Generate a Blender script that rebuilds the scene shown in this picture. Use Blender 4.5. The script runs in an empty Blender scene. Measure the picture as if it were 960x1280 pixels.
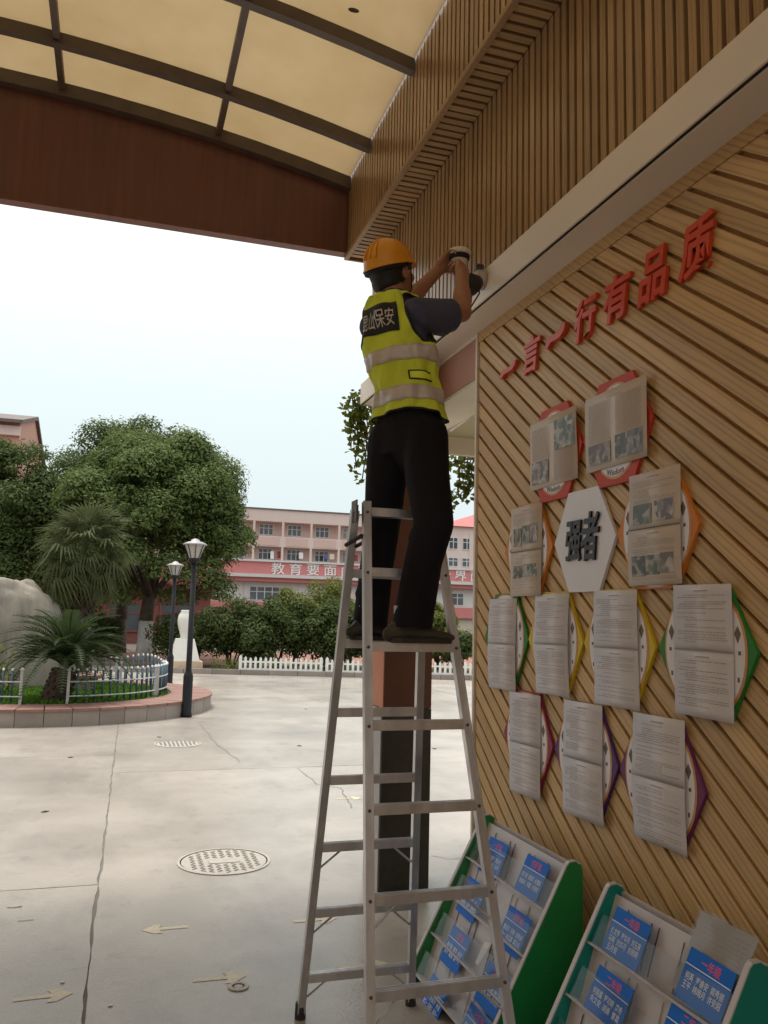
import bpy, bmesh, math, random
import numpy as np
from mathutils import Vector, Matrix
R = math.radians
SC = bpy.context.scene
COL = SC.collection
rng = random.Random(7)

# ------------------------------------------------------------------ camera
FPX, YAW, PITCH, ROLL, EYE = 1049.5, R(17.43), R(7.183), R(1.396), 1.6
fw = np.array([math.sin(YAW)*math.cos(PITCH), math.cos(YAW)*math.cos(PITCH), math.sin(PITCH)])
r0 = np.array([math.cos(YAW), -math.sin(YAW), 0.0]); u0 = np.cross(r0, fw)
rt = math.cos(ROLL)*r0 + math.sin(ROLL)*u0; up = -math.sin(ROLL)*r0 + math.cos(ROLL)*u0
cam = bpy.data.cameras.new('camera'); camo = bpy.data.objects.new('camera', cam); COL.objects.link(camo)
cam.sensor_fit = 'VERTICAL'; cam.sensor_height = 36.0; cam.lens = FPX/1280*36.0
cam.clip_start = .05; cam.clip_end = 3000
camo.matrix_world = Matrix(((rt[0], up[0], -fw[0], 0), (rt[1], up[1], -fw[1], 0), (rt[2], up[2], -fw[2], EYE), (0, 0, 0, 1)))
SC.camera = camo

def on(ax, c, x, y):
    """point of the plane ax = c seen at photo pixel x, y (used as a surveying aid)"""
    d = (x-480)/FPX*rt - (y-640)/FPX*up + fw
    i = 'XYZ'.index(ax); o = np.array([0, 0, EYE]); t = (c-o[i])/d[i]
    return o + t*d

# ------------------------------------------------------------------ sky, sun, exposure
SUN_EL, SUN_AZ = R(75), R(-25)
w = bpy.data.worlds.new("World"); SC.world = w; w.use_nodes = True
nt = w.node_tree; nt.nodes.clear()
def N(t, typ, **kw):
    n = t.nodes.new(typ)
    for k, v in kw.items(): setattr(n, k, v)
    return n
out = N(nt, 'ShaderNodeOutputWorld'); bg = N(nt, 'ShaderNodeBackground'); bg.inputs['Strength'].default_value = .1
sky = N(nt, 'ShaderNodeTexSky'); sky.sky_type = 'NISHITA'; sky.sun_disc = False
sky.sun_elevation = SUN_EL; sky.sun_rotation = SUN_AZ; sky.air_density = 1.0; sky.dust_density = 6.0
tc = N(nt, 'ShaderNodeTexCoord'); sep = N(nt, 'ShaderNodeSeparateXYZ'); mr = N(nt, 'ShaderNodeMapRange')
mr.inputs['From Min'].default_value = 0.0; mr.inputs['From Max'].default_value = 1.0
ramp = N(nt, 'ShaderNodeValToRGB')            # overcast layer: brighter towards the zenith
ramp.color_ramp.elements[0].position = 0.0; ramp.color_ramp.elements[0].color = (.47, .535, .545, 1)
ramp.color_ramp.elements[1].position = 1.0; ramp.color_ramp.elements[1].color = (1, 1, .98, 1)
e = ramp.color_ramp.elements.new(.25); e.color = (.56, .63, .635, 1)
e = ramp.color_ramp.elements.new(.5); e.color = (.80, .85, .845, 1)
mulc = N(nt, 'ShaderNodeVectorMath', operation='SCALE'); mulc.inputs['Scale'].default_value = 12.0
mix = N(nt, 'ShaderNodeMix', data_type='RGBA'); mix.inputs[0].default_value = .95
L = nt.links.new
L(tc.outputs['Generated'], sep.inputs[0]); L(sep.outputs['Z'], mr.inputs['Value']); L(mr.outputs[0], ramp.inputs[0])
L(ramp.outputs[0], mulc.inputs[0]); L(sky.outputs[0], mix.inputs[6]); L(mulc.outputs[0], mix.inputs[7])
L(mix.outputs[2], bg.inputs['Color']); L(bg.outputs[0], out.inputs[0])
sun = bpy.data.lights.new('sun', 'SUN'); sun.energy = 3.0; sun.angle = R(22); sun.color = (1, .96, .9)
suno = bpy.data.objects.new('sun', sun); COL.objects.link(suno)
sd = Vector((math.sin(SUN_AZ)*math.cos(SUN_EL), math.cos(SUN_AZ)*math.cos(SUN_EL), math.sin(SUN_EL)))
suno.rotation_euler = sd.to_track_quat('Z', 'Y').to_euler(); suno.location = (0, 0, 30)
SC.view_settings.view_transform = 'Standard'; SC.view_settings.look = 'None'
SC.view_settings.exposure = 0.44; SC.view_settings.gamma = 1.0
SC.cycles.max_bounces = 10; SC.cycles.diffuse_bounces = 6; SC.cycles.transparent_max_bounces = 12

# ------------------------------------------------------------------ object helpers
BASE = {}
def thing(name, label, cat, base=(0, 0, 0), group=None, kind=None):
    o = bpy.data.objects.new(name, None); COL.objects.link(o); o.location = base; o.empty_display_size = .1
    BASE[o.name] = Vector(base)
    tag(o, label, cat, group, kind)
    return o
def tag(o, label=None, cat=None, group=None, kind=None):
    if label: o['label'] = label
    if cat: o['category'] = cat
    if group: o['group'] = group
    if kind: o['kind'] = kind
    return o
def link(name, me, parent=None, loc=None):
    o = bpy.data.objects.new(name, me); COL.objects.link(o)
    if parent is not None: o.parent = parent
    if loc is not None: o.location = loc
    return o
def copy_tree(o, parent=None):
    c = o.copy(); COL.objects.link(c); BASE[c.name] = BASE.get(o.name, Vector())
    if parent is not None: c.parent = parent
    for ch in list(o.children): copy_tree(ch, c)
    return c

class MB:
    """collects simple shapes, then builds them as one mesh object"""
    def __init__(s): s.v = []; s.f = []; s.m = []; s.cur = 0
    def add(s, vs, fs):
        b = len(s.v); s.v += [tuple(map(float, v)) for v in vs]; s.f += [tuple(b+i for i in f) for f in fs]; s.m += [s.cur]*len(fs)
        return s
    def hexa(s, p):   # 8 corners: bottom 4 ccw, top 4 ccw
        return s.add(p, [(3, 2, 1, 0), (4, 5, 6, 7), (0, 1, 5, 4), (1, 2, 6, 5), (2, 3, 7, 6), (3, 0, 4, 7)])
    def box(s, a, b):
        (x0, y0, z0), (x1, y1, z1) = a, b
        return s.hexa([(x0, y0, z0), (x1, y0, z0), (x1, y1, z0), (x0, y1, z0), (x0, y0, z1), (x1, y0, z1), (x1, y1, z1), (x0, y1, z1)])
    def bar(s, p, q, wx, wy, side=(1, 0, 0)):
        """rectangular bar from p to q; wx measured along side, wy across"""
        p, q = Vector(p), Vector(q); d = (q-p).normalized(); a = Vector(side); a = (a-d*a.dot(d)).normalized(); b = d.cross(a)
        c = []
        for e in (p, q):
            for sx, sy in ((-1, -1), (1, -1), (1, 1), (-1, 1)): c.append(e+a*sx*wx/2+b*sy*wy/2)
        return s.hexa(c)
    def prism(s, poly, ext, to3):
        """poly (list of 2d), ext=(d0,d1), to3(u,v,d)"""
        n = len(poly); v = [to3(u, w_, ext[0]) for u, w_ in poly]+[to3(u, w_, ext[1]) for u, w_ in poly]
        return s.add(v, [tuple(range(n))[::-1], tuple(range(n, 2*n))]+[(i, (i+1) % n, n+(i+1) % n, n+i) for i in range(n)])
    def tube(s, pts, rad, n=8, cap=True):
        pts = [Vector(p) for p in pts]; k = len(pts)
        rad = [rad]*k if not hasattr(rad, '__len__') else rad
        b = len(s.v); ref = None
        for i, p in enumerate(pts):
            d = (pts[min(i+1, k-1)]-pts[max(i-1, 0)])
            d = d.normalized() if d.length > 1e-9 else Vector((0, 0, 1))
            if ref is None: ref = Vector((1, 0, 0)) if abs(d.x) < .8 else Vector((0, 1, 0))
            a = (ref-d*ref.dot(d)).normalized(); c = d.cross(a); ref = a
            for j in range(n):
                t = 2*math.pi*j/n; s.v.append(tuple(p+(a*math.cos(t)+c*math.sin(t))*rad[i]))
        fs = [(b+i*n+j, b+i*n+(j+1) % n, b+(i+1)*n+(j+1) % n, b+(i+1)*n+j) for i in range(k-1) for j in range(n)]
        if cap: fs += [tuple(b+j for j in range(n))[::-1], tuple(b+(k-1)*n+j for j in range(n))]
        s.f += fs; s.m += [s.cur]*len(fs); return s
    def lathe(s, prof, c=(0, 0, 0), n=24, M=None):
        """prof: list (r,z)"""
        b = len(s.v)
        for r, z in prof:
            for j in range(n):
                t = 2*math.pi*j/n; p = Vector((r*math.cos(t), r*math.sin(t), z))
                if M is not None: p = M @ p
                s.v.append(tuple(p+Vector(c)))
        k = len(prof)
        fs = [(b+i*n+j, b+i*n+(j+1) % n, b+(i+1)*n+(j+1) % n, b+(i+1)*n+j) for i in range(k-1) for j in range(n)]
        fs += [tuple(b+j for j in range(n))[::-1], tuple(b+(k-1)*n+j for j in range(n))]
        s.f += fs; s.m += [s.cur]*len(fs); return s
    def ball(s, c, r, M=None, nu=16, nv=10):
        b = len(s.v); rx, ry, rz = (r, r, r) if not hasattr(r, '__len__') else r
        vs = []
        for i in range(1, nv):
            ph = math.pi*i/nv
            for j in range(nu):
                t = 2*math.pi*j/nu; vs.append(Vector((rx*math.sin(ph)*math.cos(t), ry*math.sin(ph)*math.sin(t), rz*math.cos(ph))))
        vs += [Vector((0, 0, rz)), Vector((0, 0, -rz))]
        fs = [(i*nu+j, (i+1)*nu+j, (i+1)*nu+(j+1) % nu, i*nu+(j+1) % nu) for i in range(nv-2) for j in range(nu)]
        T = len(vs)-2
        fs += [(T, j, (j+1) % nu) for j in range(nu)]+[(T+1, (nv-2)*nu+(j+1) % nu, (nv-2)*nu+j) for j in range(nu)]
        if M is not None: vs = [M @ v for v in vs]
        return s.add([v+Vector(c) for v in vs], fs)
    def mesh(s, name, mats, smooth=False, off=(0, 0, 0)):
        me = bpy.data.meshes.new(name); o = Vector(off)
        me.from_pydata([(a-o.x, b-o.y, c-o.z) for a, b, c in s.v], [], s.f)
        for m_ in (mats if isinstance(mats, (list, tuple)) else [mats]): me.materials.append(m_)
        if any(s.m): me.polygons.foreach_set('material_index', s.m)
        if smooth: me.polygons.foreach_set('use_smooth', [True]*len(me.polygons))
        me.update(); return me
    def build(s, name, mats, parent=None, smooth=False, bevel=0):
        """verts are in world space; a child's mesh is stored relative to its thing's base"""
        off = BASE[parent.name] if parent is not None else Vector()
        o = link(name, s.mesh(name, mats, smooth, off), parent)
        BASE[o.name] = off
        if bevel:
            m_ = o.modifiers.new('bevel', 'BEVEL'); m_.width = bevel; m_.segments = 2; m_.limit_method = 'ANGLE'; m_.angle_limit = R(40)
        return o
def setlabel(o, label): o['label'] = label; return o

_fc = bpy.data.curves.new('glyphs', 'FONT'); _fo = bpy.data.objects.new('glyphs', _fc); COL.objects.link(_fo)
_fc.align_x = 'CENTER'; _fc.align_y = 'CENTER'
def glyph(text, size=1.0, ext=0.0, off=0.0, res=3):
    """list of verts, faces of a line of writing centred on the origin, in the xy plane"""
    _fc.body = text; _fc.size = size; _fc.extrude = ext; _fc.offset = off; _fc.resolution_u = res
    dg = bpy.context.evaluated_depsgraph_get(); dg.update()
    me = bpy.data.meshes.new_from_object(_fo.evaluated_get(dg))
    v = [tuple(x.co) for x in me.vertices]; f = [tuple(p.vertices) for p in me.polygons]
    bpy.data.meshes.remove(me)
    if v:
        cx = (min(a[0] for a in v)+max(a[0] for a in v))/2; cy = (min(a[1] for a in v)+max(a[1] for a in v))/2
        v = [(a[0]-cx, a[1]-cy, a[2]) for a in v]
    return v, f

# ------------------------------------------------------------------ materials
MATS = {}
def mat(name, col, rough=.6, metal=0.0, var=.12, scale=6.0, bump=0.0, bscale=40.0, coat=0.0, stretch=None, dirt=0.0, dirtcol=(.05, .04, .03), trans=0.0, spec=.5, rnd=0.0):
    m = bpy.data.materials.new(name); m.use_nodes = True; t = m.node_tree; b = t.nodes['Principled BSDF']
    b.inputs['Roughness'].default_value = rough; b.inputs['Metallic'].default_value = metal
    b.inputs['Coat Weight'].default_value = coat; b.inputs['Coat Roughness'].default_value = .08
    b.inputs['Specular IOR Level'].default_value = spec
    g = N(t, 'ShaderNodeNewGeometry'); mp = N(t, 'ShaderNodeMapping'); oi = N(t, 'ShaderNodeObjectInfo')
    if stretch: mp.inputs['Scale'].default_value = stretch
    sc = N(t, 'ShaderNodeVectorMath', operation='SCALE'); sc.inputs[0].default_value = (37., 91., 53.)
    t.links.new(oi.outputs['Random'], sc.inputs['Scale']); t.links.new(sc.outputs[0], mp.inputs['Location']) if rnd else None
    t.links.new(g.outputs['Position'], mp.inputs['Vector'])
    n1 = N(t, 'ShaderNodeTexNoise'); n1.inputs['Scale'].default_value = scale; n1.inputs['Detail'].default_value = 6
    t.links.new(mp.outputs[0], n1.inputs['Vector'])
    mrn = N(t, 'ShaderNodeMapRange'); mrn.inputs['From Min'].default_value = .25; mrn.inputs['From Max'].default_value = .75
    mrn.inputs['To Min'].default_value = 1-var; mrn.inputs['To Max'].default_value = 1+var
    t.links.new(n1.outputs[0], mrn.inputs['Value'])
    val = mrn.outputs[0]
    if rnd:
        mr2 = N(t, 'ShaderNodeMapRange'); mr2.inputs['To Min'].default_value = 1-rnd; mr2.inputs['To Max'].default_value = 1+rnd
        t.links.new(oi.outputs['Random'], mr2.inputs['Value'])
        mm = N(t, 'ShaderNodeMath', operation='MULTIPLY'); t.links.new(val, mm.inputs[0]); t.links.new(mr2.outputs[0], mm.inputs[1]); val = mm.outputs[0]
    vs = N(t, 'ShaderNodeVectorMath', operation='SCALE'); vs.inputs[0].default_value = col; t.links.new(val, vs.inputs['Scale'])
    colout = vs.outputs[0]
    if dirt:
        n2 = N(t, 'ShaderNodeTexNoise'); n2.inputs['Scale'].default_value = scale*.35; n2.inputs['Detail'].default_value = 8; n2.inputs['Roughness'].default_value = .65
        t.links.new(mp.outputs[0], n2.inputs['Vector'])
        rr = N(t, 'ShaderNodeMapRange'); rr.inputs['From Min'].default_value = .5; rr.inputs['From Max'].default_value = .72; rr.inputs['To Max'].default_value = dirt
        t.links.new(n2.outputs[0], rr.inputs['Value'])
        mx = N(t, 'ShaderNodeMix', data_type='RGBA'); mx.inputs[7].default_value = (*dirtcol, 1)
        t.links.new(rr.outputs[0], mx.inputs[0]); t.links.new(colout, mx.inputs[6]); colout = mx.outputs[2]
    t.links.new(colout, b.inputs['Base Color'])
    if bump:
        nb = N(t, 'ShaderNodeTexNoise'); nb.inputs['Scale'].default_value = bscale; nb.inputs['Detail'].default_value = 5
        t.links.new(mp.outputs[0], nb.inputs['Vector'])
        bm_ = N(t, 'ShaderNodeBump'); bm_.inputs['Strength'].default_value = bump; bm_.inputs['Distance'].default_value = .01
        t.links.new(nb.outputs[0], bm_.inputs['Height']); t.links.new(bm_.outputs[0], b.inputs['Normal'])
    if trans:
        tr = N(t, 'ShaderNodeBsdfTranslucent'); t.links.new(colout, tr.inputs[0]); ms = N(t, 'ShaderNodeMixShader'); ms.inputs[0].default_value = trans
        o_ = t.nodes['Material Output']; t.links.new(b.outputs[0], ms.inputs[1]); t.links.new(tr.outputs[0], ms.inputs[2]); t.links.new(ms.outputs[0], o_.inputs[0])
    m.diffuse_color = (*col, 1); MATS[name] = m
    return m
def wood(name, col, along, across, rough=.45, dark=.4):
    """plank with long grain and ring figure; along / across are world directions"""
    m = mat(name, col, rough=rough, var=.10, scale=3, rnd=.13, spec=.35); t = m.node_tree; b = t.nodes['Principled BSDF']
    g = N(t, 'ShaderNodeNewGeometry'); oi = N(t, 'ShaderNodeObjectInfo')
    cb = N(t, 'ShaderNodeCombineXYZ')
    for k, (d, sc) in enumerate(((along, .55), (across, 7.))):
        dt = N(t, 'ShaderNodeVectorMath', operation='DOT_PRODUCT'); dt.inputs[1].default_value = tuple(Vector(d)*sc); t.links.new(g.outputs['Position'], dt.inputs[0])
        ad = N(t, 'ShaderNodeMath', operation='MULTIPLY_ADD'); ad.inputs[1].default_value = (23., 7.)[k]; t.links.new(oi.outputs['Random'], ad.inputs[0]); t.links.new(dt.outputs['Value'], ad.inputs[2])
        t.links.new(ad.outputs[0], cb.inputs[k])
    wv = N(t, 'ShaderNodeTexWave', wave_type='BANDS', bands_direction='Y'); wv.inputs['Scale'].default_value = 1.9; wv.inputs['Distortion'].default_value = 13; wv.inputs['Detail'].default_value = 4; wv.inputs['Detail Scale'].default_value = .8
    t.links.new(cb.outputs[0], wv.inputs['Vector'])
    rp = N(t, 'ShaderNodeMapRange'); rp.inputs['From Min'].default_value = .0; rp.inputs['From Max'].default_value = .4; rp.inputs['To Min'].default_value = 1-dark*.6; rp.inputs['To Max'].default_value = 1.0
    t.links.new(wv.outputs['Fac'], rp.inputs['Value'])
    src = b.inputs['Base Color'].links[0].from_socket
    vs = N(t, 'ShaderNodeVectorMath', operation='SCALE'); t.links.new(src, vs.inputs[0]); t.links.new(rp.outputs[0], vs.inputs['Scale'])
    t.links.new(vs.outputs[0], b.inputs['Base Color'])
    bp = N(t, 'ShaderNodeBump'); bp.inputs['Strength'].default_value = .12; bp.inputs['Distance'].default_value = .002
    t.links.new(wv.outputs['Fac'], bp.inputs['Height']); t.links.new(bp.outputs[0], b.inputs['Normal'])
    return m
def clear(name, tint=(1, 1, 1), gloss=.12, rough=.06):
    m = bpy.data.materials.new(name); m.use_nodes = True; t = m.node_tree; t.nodes.remove(t.nodes['Principled BSDF'])
    o_ = t.nodes['Material Output']; tr = N(t, 'ShaderNodeBsdfTransparent'); tr.inputs[0].default_value = (*tint, 1)
    gl = N(t, 'ShaderNodeBsdfGlossy'); gl.inputs['Roughness'].default_value = rough
    fr = N(t, 'ShaderNodeLayerWeight'); pw = N(t, 'ShaderNodeMath', operation='POWER'); pw.inputs[1].default_value = 4; t.links.new(fr.outputs['Facing'], pw.inputs[0])
    ad = N(t, 'ShaderNodeMath', operation='MULTIPLY_ADD'); ad.inputs[1].default_value = .35; ad.inputs[2].default_value = gloss*.1; t.links.new(pw.outputs[0], ad.inputs[0])
    nb = N(t, 'ShaderNodeTexNoise'); nb.inputs['Scale'].default_value = 9; bm_ = N(t, 'ShaderNodeBump'); bm_.inputs['Strength'].default_value = .15; bm_.inputs['Distance'].default_value = .01
    g = N(t, 'ShaderNodeNewGeometry'); t.links.new(g.outputs['Position'], nb.inputs['Vector']); t.links.new(nb.outputs[0], bm_.inputs['Height']); t.links.new(bm_.outputs[0], gl.inputs['Normal'])
    ms = N(t, 'ShaderNodeMixShader'); t.links.new(ad.outputs[0], ms.inputs[0]); t.links.new(tr.outputs[0], ms.inputs[1]); t.links.new(gl.outputs[0], ms.inputs[2]); t.links.new(ms.outputs[0], o_.inputs[0])
    MATS[name] = m; return m
def leafmat(name, col, rough=.75, var=.34, scale=5.0, trans=.36):
    return mat(name, col, rough=rough, var=var, scale=scale, trans=trans, spec=.2)

concrete = mat('concrete', (.365, .325, .285), rough=.27, var=.14, scale=1.3, bump=.2, bscale=60, dirt=.55, dirtcol=(.22, .197, .172), rnd=.03)
def _stain():
    t = concrete.node_tree; b = t.nodes['Principled BSDF']; src = b.inputs['Base Color'].links[0].from_socket; g_ = N(t, 'ShaderNodeNewGeometry'); cur = src
    for sc_, lo, hi, a, c, st in ((.33, .35, .65, .80, 1.12, (1, 1, 1)), (1.7, .5, .78, 1.0, .74, (1, .45, 1)), (5, .58, .75, 1.0, .80, (1, 1, 1)), (140, .3, .7, .86, 1.12, (1, 1, 1)), (45, .66, .74, 1.0, .62, (1, 1, 1))):
        mp_ = N(t, 'ShaderNodeMapping'); mp_.inputs['Scale'].default_value = st; t.links.new(g_.outputs['Position'], mp_.inputs[0])
        n_ = N(t, 'ShaderNodeTexNoise'); n_.inputs['Scale'].default_value = sc_; n_.inputs['Detail'].default_value = 7; n_.inputs['Roughness'].default_value = .62; t.links.new(mp_.outputs[0], n_.inputs['Vector'])
        r_ = N(t, 'ShaderNodeMapRange'); r_.inputs['From Min'].default_value = lo; r_.inputs['From Max'].default_value = hi; r_.inputs['To Min'].default_value = a; r_.inputs['To Max'].default_value = c; t.links.new(n_.outputs[0], r_.inputs['Value'])
        v_ = N(t, 'ShaderNodeVectorMath', operation='SCALE'); t.links.new(cur, v_.inputs[0]); t.links.new(r_.outputs[0], v_.inputs['Scale']); cur = v_.outputs[0]
    t.links.new(cur, b.inputs['Base Color'])
joint_dark = mat('joint_dark', (.15, .135, .12), rough=.9)
_stain()
soil = mat('soil', (.09, .07, .05), rough=.95, bump=.6, bscale=15)
yellow_paint = mat('yellow_paint', (.52, .44, .30), rough=.45, var=.2, scale=70, dirt=1.0, dirtcol=(.37, .33, .29))
iron = mat('iron', (.37, .34, .305), rough=.55, metal=.0, var=.15, scale=20, bump=.3)
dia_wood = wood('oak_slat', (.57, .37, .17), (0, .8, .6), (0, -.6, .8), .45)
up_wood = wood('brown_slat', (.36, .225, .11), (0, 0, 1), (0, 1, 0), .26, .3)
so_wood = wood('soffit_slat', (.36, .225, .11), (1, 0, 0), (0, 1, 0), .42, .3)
groove = mat('groove', (.18, .105, .045), rough=.75, var=.1)
groove2 = mat('oak_groove', (.46, .285, .135), rough=.6, var=.1)
white_metal = mat('white_metal', (.74, .66, .57), rough=.45, var=.05, scale=2, dirt=.2, dirtcol=(.4, .34, .27))
black = mat('black_gap', (.012, .011, .01), rough=.7)
brown_metal = mat('brown_metal', (.155, .058, .038), rough=.42, var=.2, scale=3, stretch=(9, 9, .5), dirt=.25, dirtcol=(.05, .025, .017))
purlin_metal = mat('purlin_metal', (.095, .066, .05), rough=.5, var=.25, scale=6, dirt=.4, dirtcol=(.13, .09, .055))
pink_paint = mat('pink_paint', (.42, .22, .16), rough=.6, var=.06)
cream = mat('cream_paint', (.60, .56, .43), rough=.7, var=.05)
olive = mat('olive_paint', (.34, .30, .17), rough=.7, var=.05)
orange_paint = mat('orange_paint', (.46, .175, .09), rough=.6, var=.08, dirt=.15)
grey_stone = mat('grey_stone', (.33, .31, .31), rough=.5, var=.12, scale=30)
shaded_stone = mat('shaded_stone', (.03, .028, .026), rough=.35, var=.3, scale=30)  # column base stone, coloured dark for the shade on its front
alu = mat('aluminium', (.60, .59, .60), rough=.36, metal=.8, var=.18, scale=16, stretch=(1, 1, .4), dirt=.5, dirtcol=(.27, .25, .235))
rubber = mat('rubber', (.03, .028, .026), rough=.8)
bolt_m = mat('bolt_metal', (.12, .1, .09), rough=.5, metal=.5)
red_acr = mat('red_acrylic', (.60, .065, .02), rough=.38, var=.06, spec=.35)
black_acr = mat('black_acrylic', (.012, .009, .008), rough=.3, spec=.3)
paper = mat('paper', (.66, .62, .64), rough=.5, var=.04, scale=4, coat=.18)
kraft = mat('newsprint', (.60, .50, .42), rough=.5, var=.05, scale=4, coat=.15)
grey_sheet = mat('grey_sheet', (.40, .35, .31), rough=.5, var=.06, scale=8)
ink = mat('ink', (.2, .18, .19), rough=.6)
ink2 = mat('faint_ink', (.36, .31, .29), rough=.6)
board_white = mat('board_white', (.70, .66, .68), rough=.35, var=.03)
hexcols = {k: mat('board_'+k, c, rough=.5, var=.05, spec=.25) for k, c in dict(red=(.52, .06, .03), orange=(.62, .20, .03), yellow=(.62, .45, .02), green=(.03, .20, .035), purple=(.16, .03, .11), violet=(.09, .035, .16), magenta=(.27, .03, .09)).items()}
thin_orange = mat('board_line', (.6, .25, .05), rough=.4)
emblem = mat('emblem_brown', (.12, .08, .05), rough=.5)
rack_green = mat('rack_green', (.02, .23, .06), rough=.3, var=.08)
rack_teal = mat('rack_teal', (.0, .22, .18), rough=.3, var=.08)
rack_white = mat('rack_white', (.56, .51, .52), rough=.4, var=.06)
card_blue = mat('card_blue', (.0, .135, .60), rough=.45, var=.05, spec=.2)
card_white = mat('card_white', (.75, .76, .78), rough=.5)
card_red = mat('card_red', (.75, .06, .09), rough=.5)
acryl = clear('acrylic', (.93, .93, .93), .2, .1)
skin = mat('skin', (.33, .155, .085), rough=.5, var=.06, scale=20)
navy = mat('navy_cloth', (.058, .060, .105), rough=.85, var=.15, scale=30, bump=.3, bscale=300)
trousers_m = mat('black_cloth', (.009, .0085, .012), rough=.85, var=.3, scale=9, spec=.2, bump=1.0, bscale=9, stretch=(1, 1, .5))
hivis = mat('hivis', (.70, .80, .06), rough=.7, var=.10, scale=14, bump=.9, bscale=11, stretch=(1, 1, .6), trans=.2)
hivis_tab = mat('hivis_tab', (.72, .82, .05), rough=.6, var=.05)
silver = mat('silver_tape', (.52, .47, .43), rough=.4, var=.14, scale=25, metal=.1)
helmet_m = mat('helmet', (.72, .30, .02), rough=.35, var=.08, scale=12, dirt=.25, dirtcol=(.75, .4, .12))
hair_m = mat('hair', (.012, .01, .009), rough=.6)
shoe_m = mat('shoe', (.022, .018, .013), rough=.55)
shoe_green = mat('canvas_shoe', (.05, .043, .028), rough=.75, var=.2, scale=40)
sock_m = mat('sock', (.5, .46, .45), rough=.9)
piping_m = mat('piping', (.012, .012, .016), rough=.8)
grey_plastic = mat('grey_plastic', (.42, .38, .34), rough=.5)
white_plastic = mat('white_plastic', (.62, .57, .52), rough=.4)
leaf_dark = leafmat('camphor_leaf', (.085, .115, .036))
leaf_mid = leafmat('camphor_leaf_light', (.115, .155, .046))
leaf_hedge = leafmat('hedge_leaf', (.072, .096, .028))
leaf_hedge2 = leafmat('young_leaf', (.135, .155, .035))
leaf_palm = leafmat('palm_leaf', (.085, .10, .042), var=.3)
leaf_cycad = leafmat('cycad_leaf', (.038, .058, .018), rough=.5, var=.3)
leaf_vine = leafmat('vine_leaf', (.11, .135, .02), var=.6, scale=20, trans=.4)
grass_m = leafmat('grass', (.085, .19, .02), var=.35, scale=3)
bark = mat('bark', (.085, .065, .05), rough=.9, bump=.8, bscale=25, var=.3, scale=10)
limewash = mat('limewashed_bark', (.50, .46, .43), rough=.9, bump=.5, bscale=20, var=.25, scale=5)
palm_bark = mat('palm_bark', (.06, .042, .03), rough=.95, bump=.9, bscale=40, var=.4, scale=14)
rock_m = mat('boulder_stone', (.215, .19, .155), rough=.85, bump=1.0, bscale=9, var=.4, scale=5, stretch=(1, 1, .28), dirt=.9, dirtcol=(.115, .105, .085))
kerb_m = mat('kerb_stone', (.25, .21, .185), rough=.7, var=.12, scale=5, dirt=.5, dirtcol=(.16, .13, .11), rnd=.12)
cap_m = mat('red_cap_tile', (.22, .115, .09), rough=.6, var=.15, scale=6, rnd=.1)
teal_picket = mat('teal_picket', (.035, .075, .10), rough=.4)
white_picket = mat('white_picket', (.72, .72, .71), rough=.5)
rail_white = mat('rail_white', (.48, .49, .50), rough=.5, var=.12, scale=8, dirt=.5, dirtcol=(.3, .29, .27))
lamp_black = mat('lamp_black', (.014, .014, .017), rough=.6, spec=.25)
lamp_glass = mat('lamp_glass', (.62, .58, .55), rough=.3, trans=.4)
marble = mat('marble', (.66, .62, .57), rough=.4, var=.05)
blocker_wall = mat('blocker_wall', (.45, .36, .30), rough=.8, var=.15)  # for the unseen block that keeps light out behind the gate
red_soil = mat('red_soil', (.24, .115, .075), rough=.9, var=.25, scale=2)
shaded_orange = mat('shaded_orange_panel', (.105, .036, .02), rough=.5, var=.15)  # the column's orange with shade worked into the colour
sand_stone = mat('sandstone', (.55, .40, .28), rough=.7, var=.1)
bl_pink = mat('building_pink', (.64, .45, .40), rough=.8, var=.05, scale=.6)
bl_pale = mat('building_pale', (.70, .55, .50), rough=.8, var=.05, scale=.6)
bl_red = mat('building_red', (.58, .20, .19), rough=.7, var=.05, scale=.6)
bl_deep = mat('building_deep_red', (.22, .06, .055), rough=.7, var=.08, scale=.6)
bl_white = mat('building_white', (.62, .59, .57), rough=.7, var=.05)
bl_cream = mat('building_cream', (.58, .50, .38), rough=.7, var=.05)
roof_red = mat('roof_red', (.42, .12, .11), rough=.7, var=.08, scale=1)
roof_grey = mat('roof_grey', (.14, .11, .10), rough=.8, var=.2, scale=3)
bl_salmon = mat('building_salmon', (.52, .27, .20), rough=.8, var=.05)
win_glass = mat('window_glass', (.09, .10, .11), rough=.12, var=.4, scale=.7)
win_glass2 = mat('window_glass_curtain', (.30, .29, .28), rough=.2, var=.5, scale=1.2, stretch=(3, 1, .2))
win_glass3 = mat('window_glass_dark', (.04, .045, .05), rough=.1, var=.5, scale=.5)
win_frame = mat('window_frame', (.62, .60, .60), rough=.5)
washing = [mat('cloth_'+str(i), c, rough=.9) for i, c in enumerate([(.8, .78, .76), (.25, .04, .05), (.1, .12, .3), (.75, .6, .5)])]
tube_m = mat('tube_white', (.75, .72, .68), rough=.3)
photos = []
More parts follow.
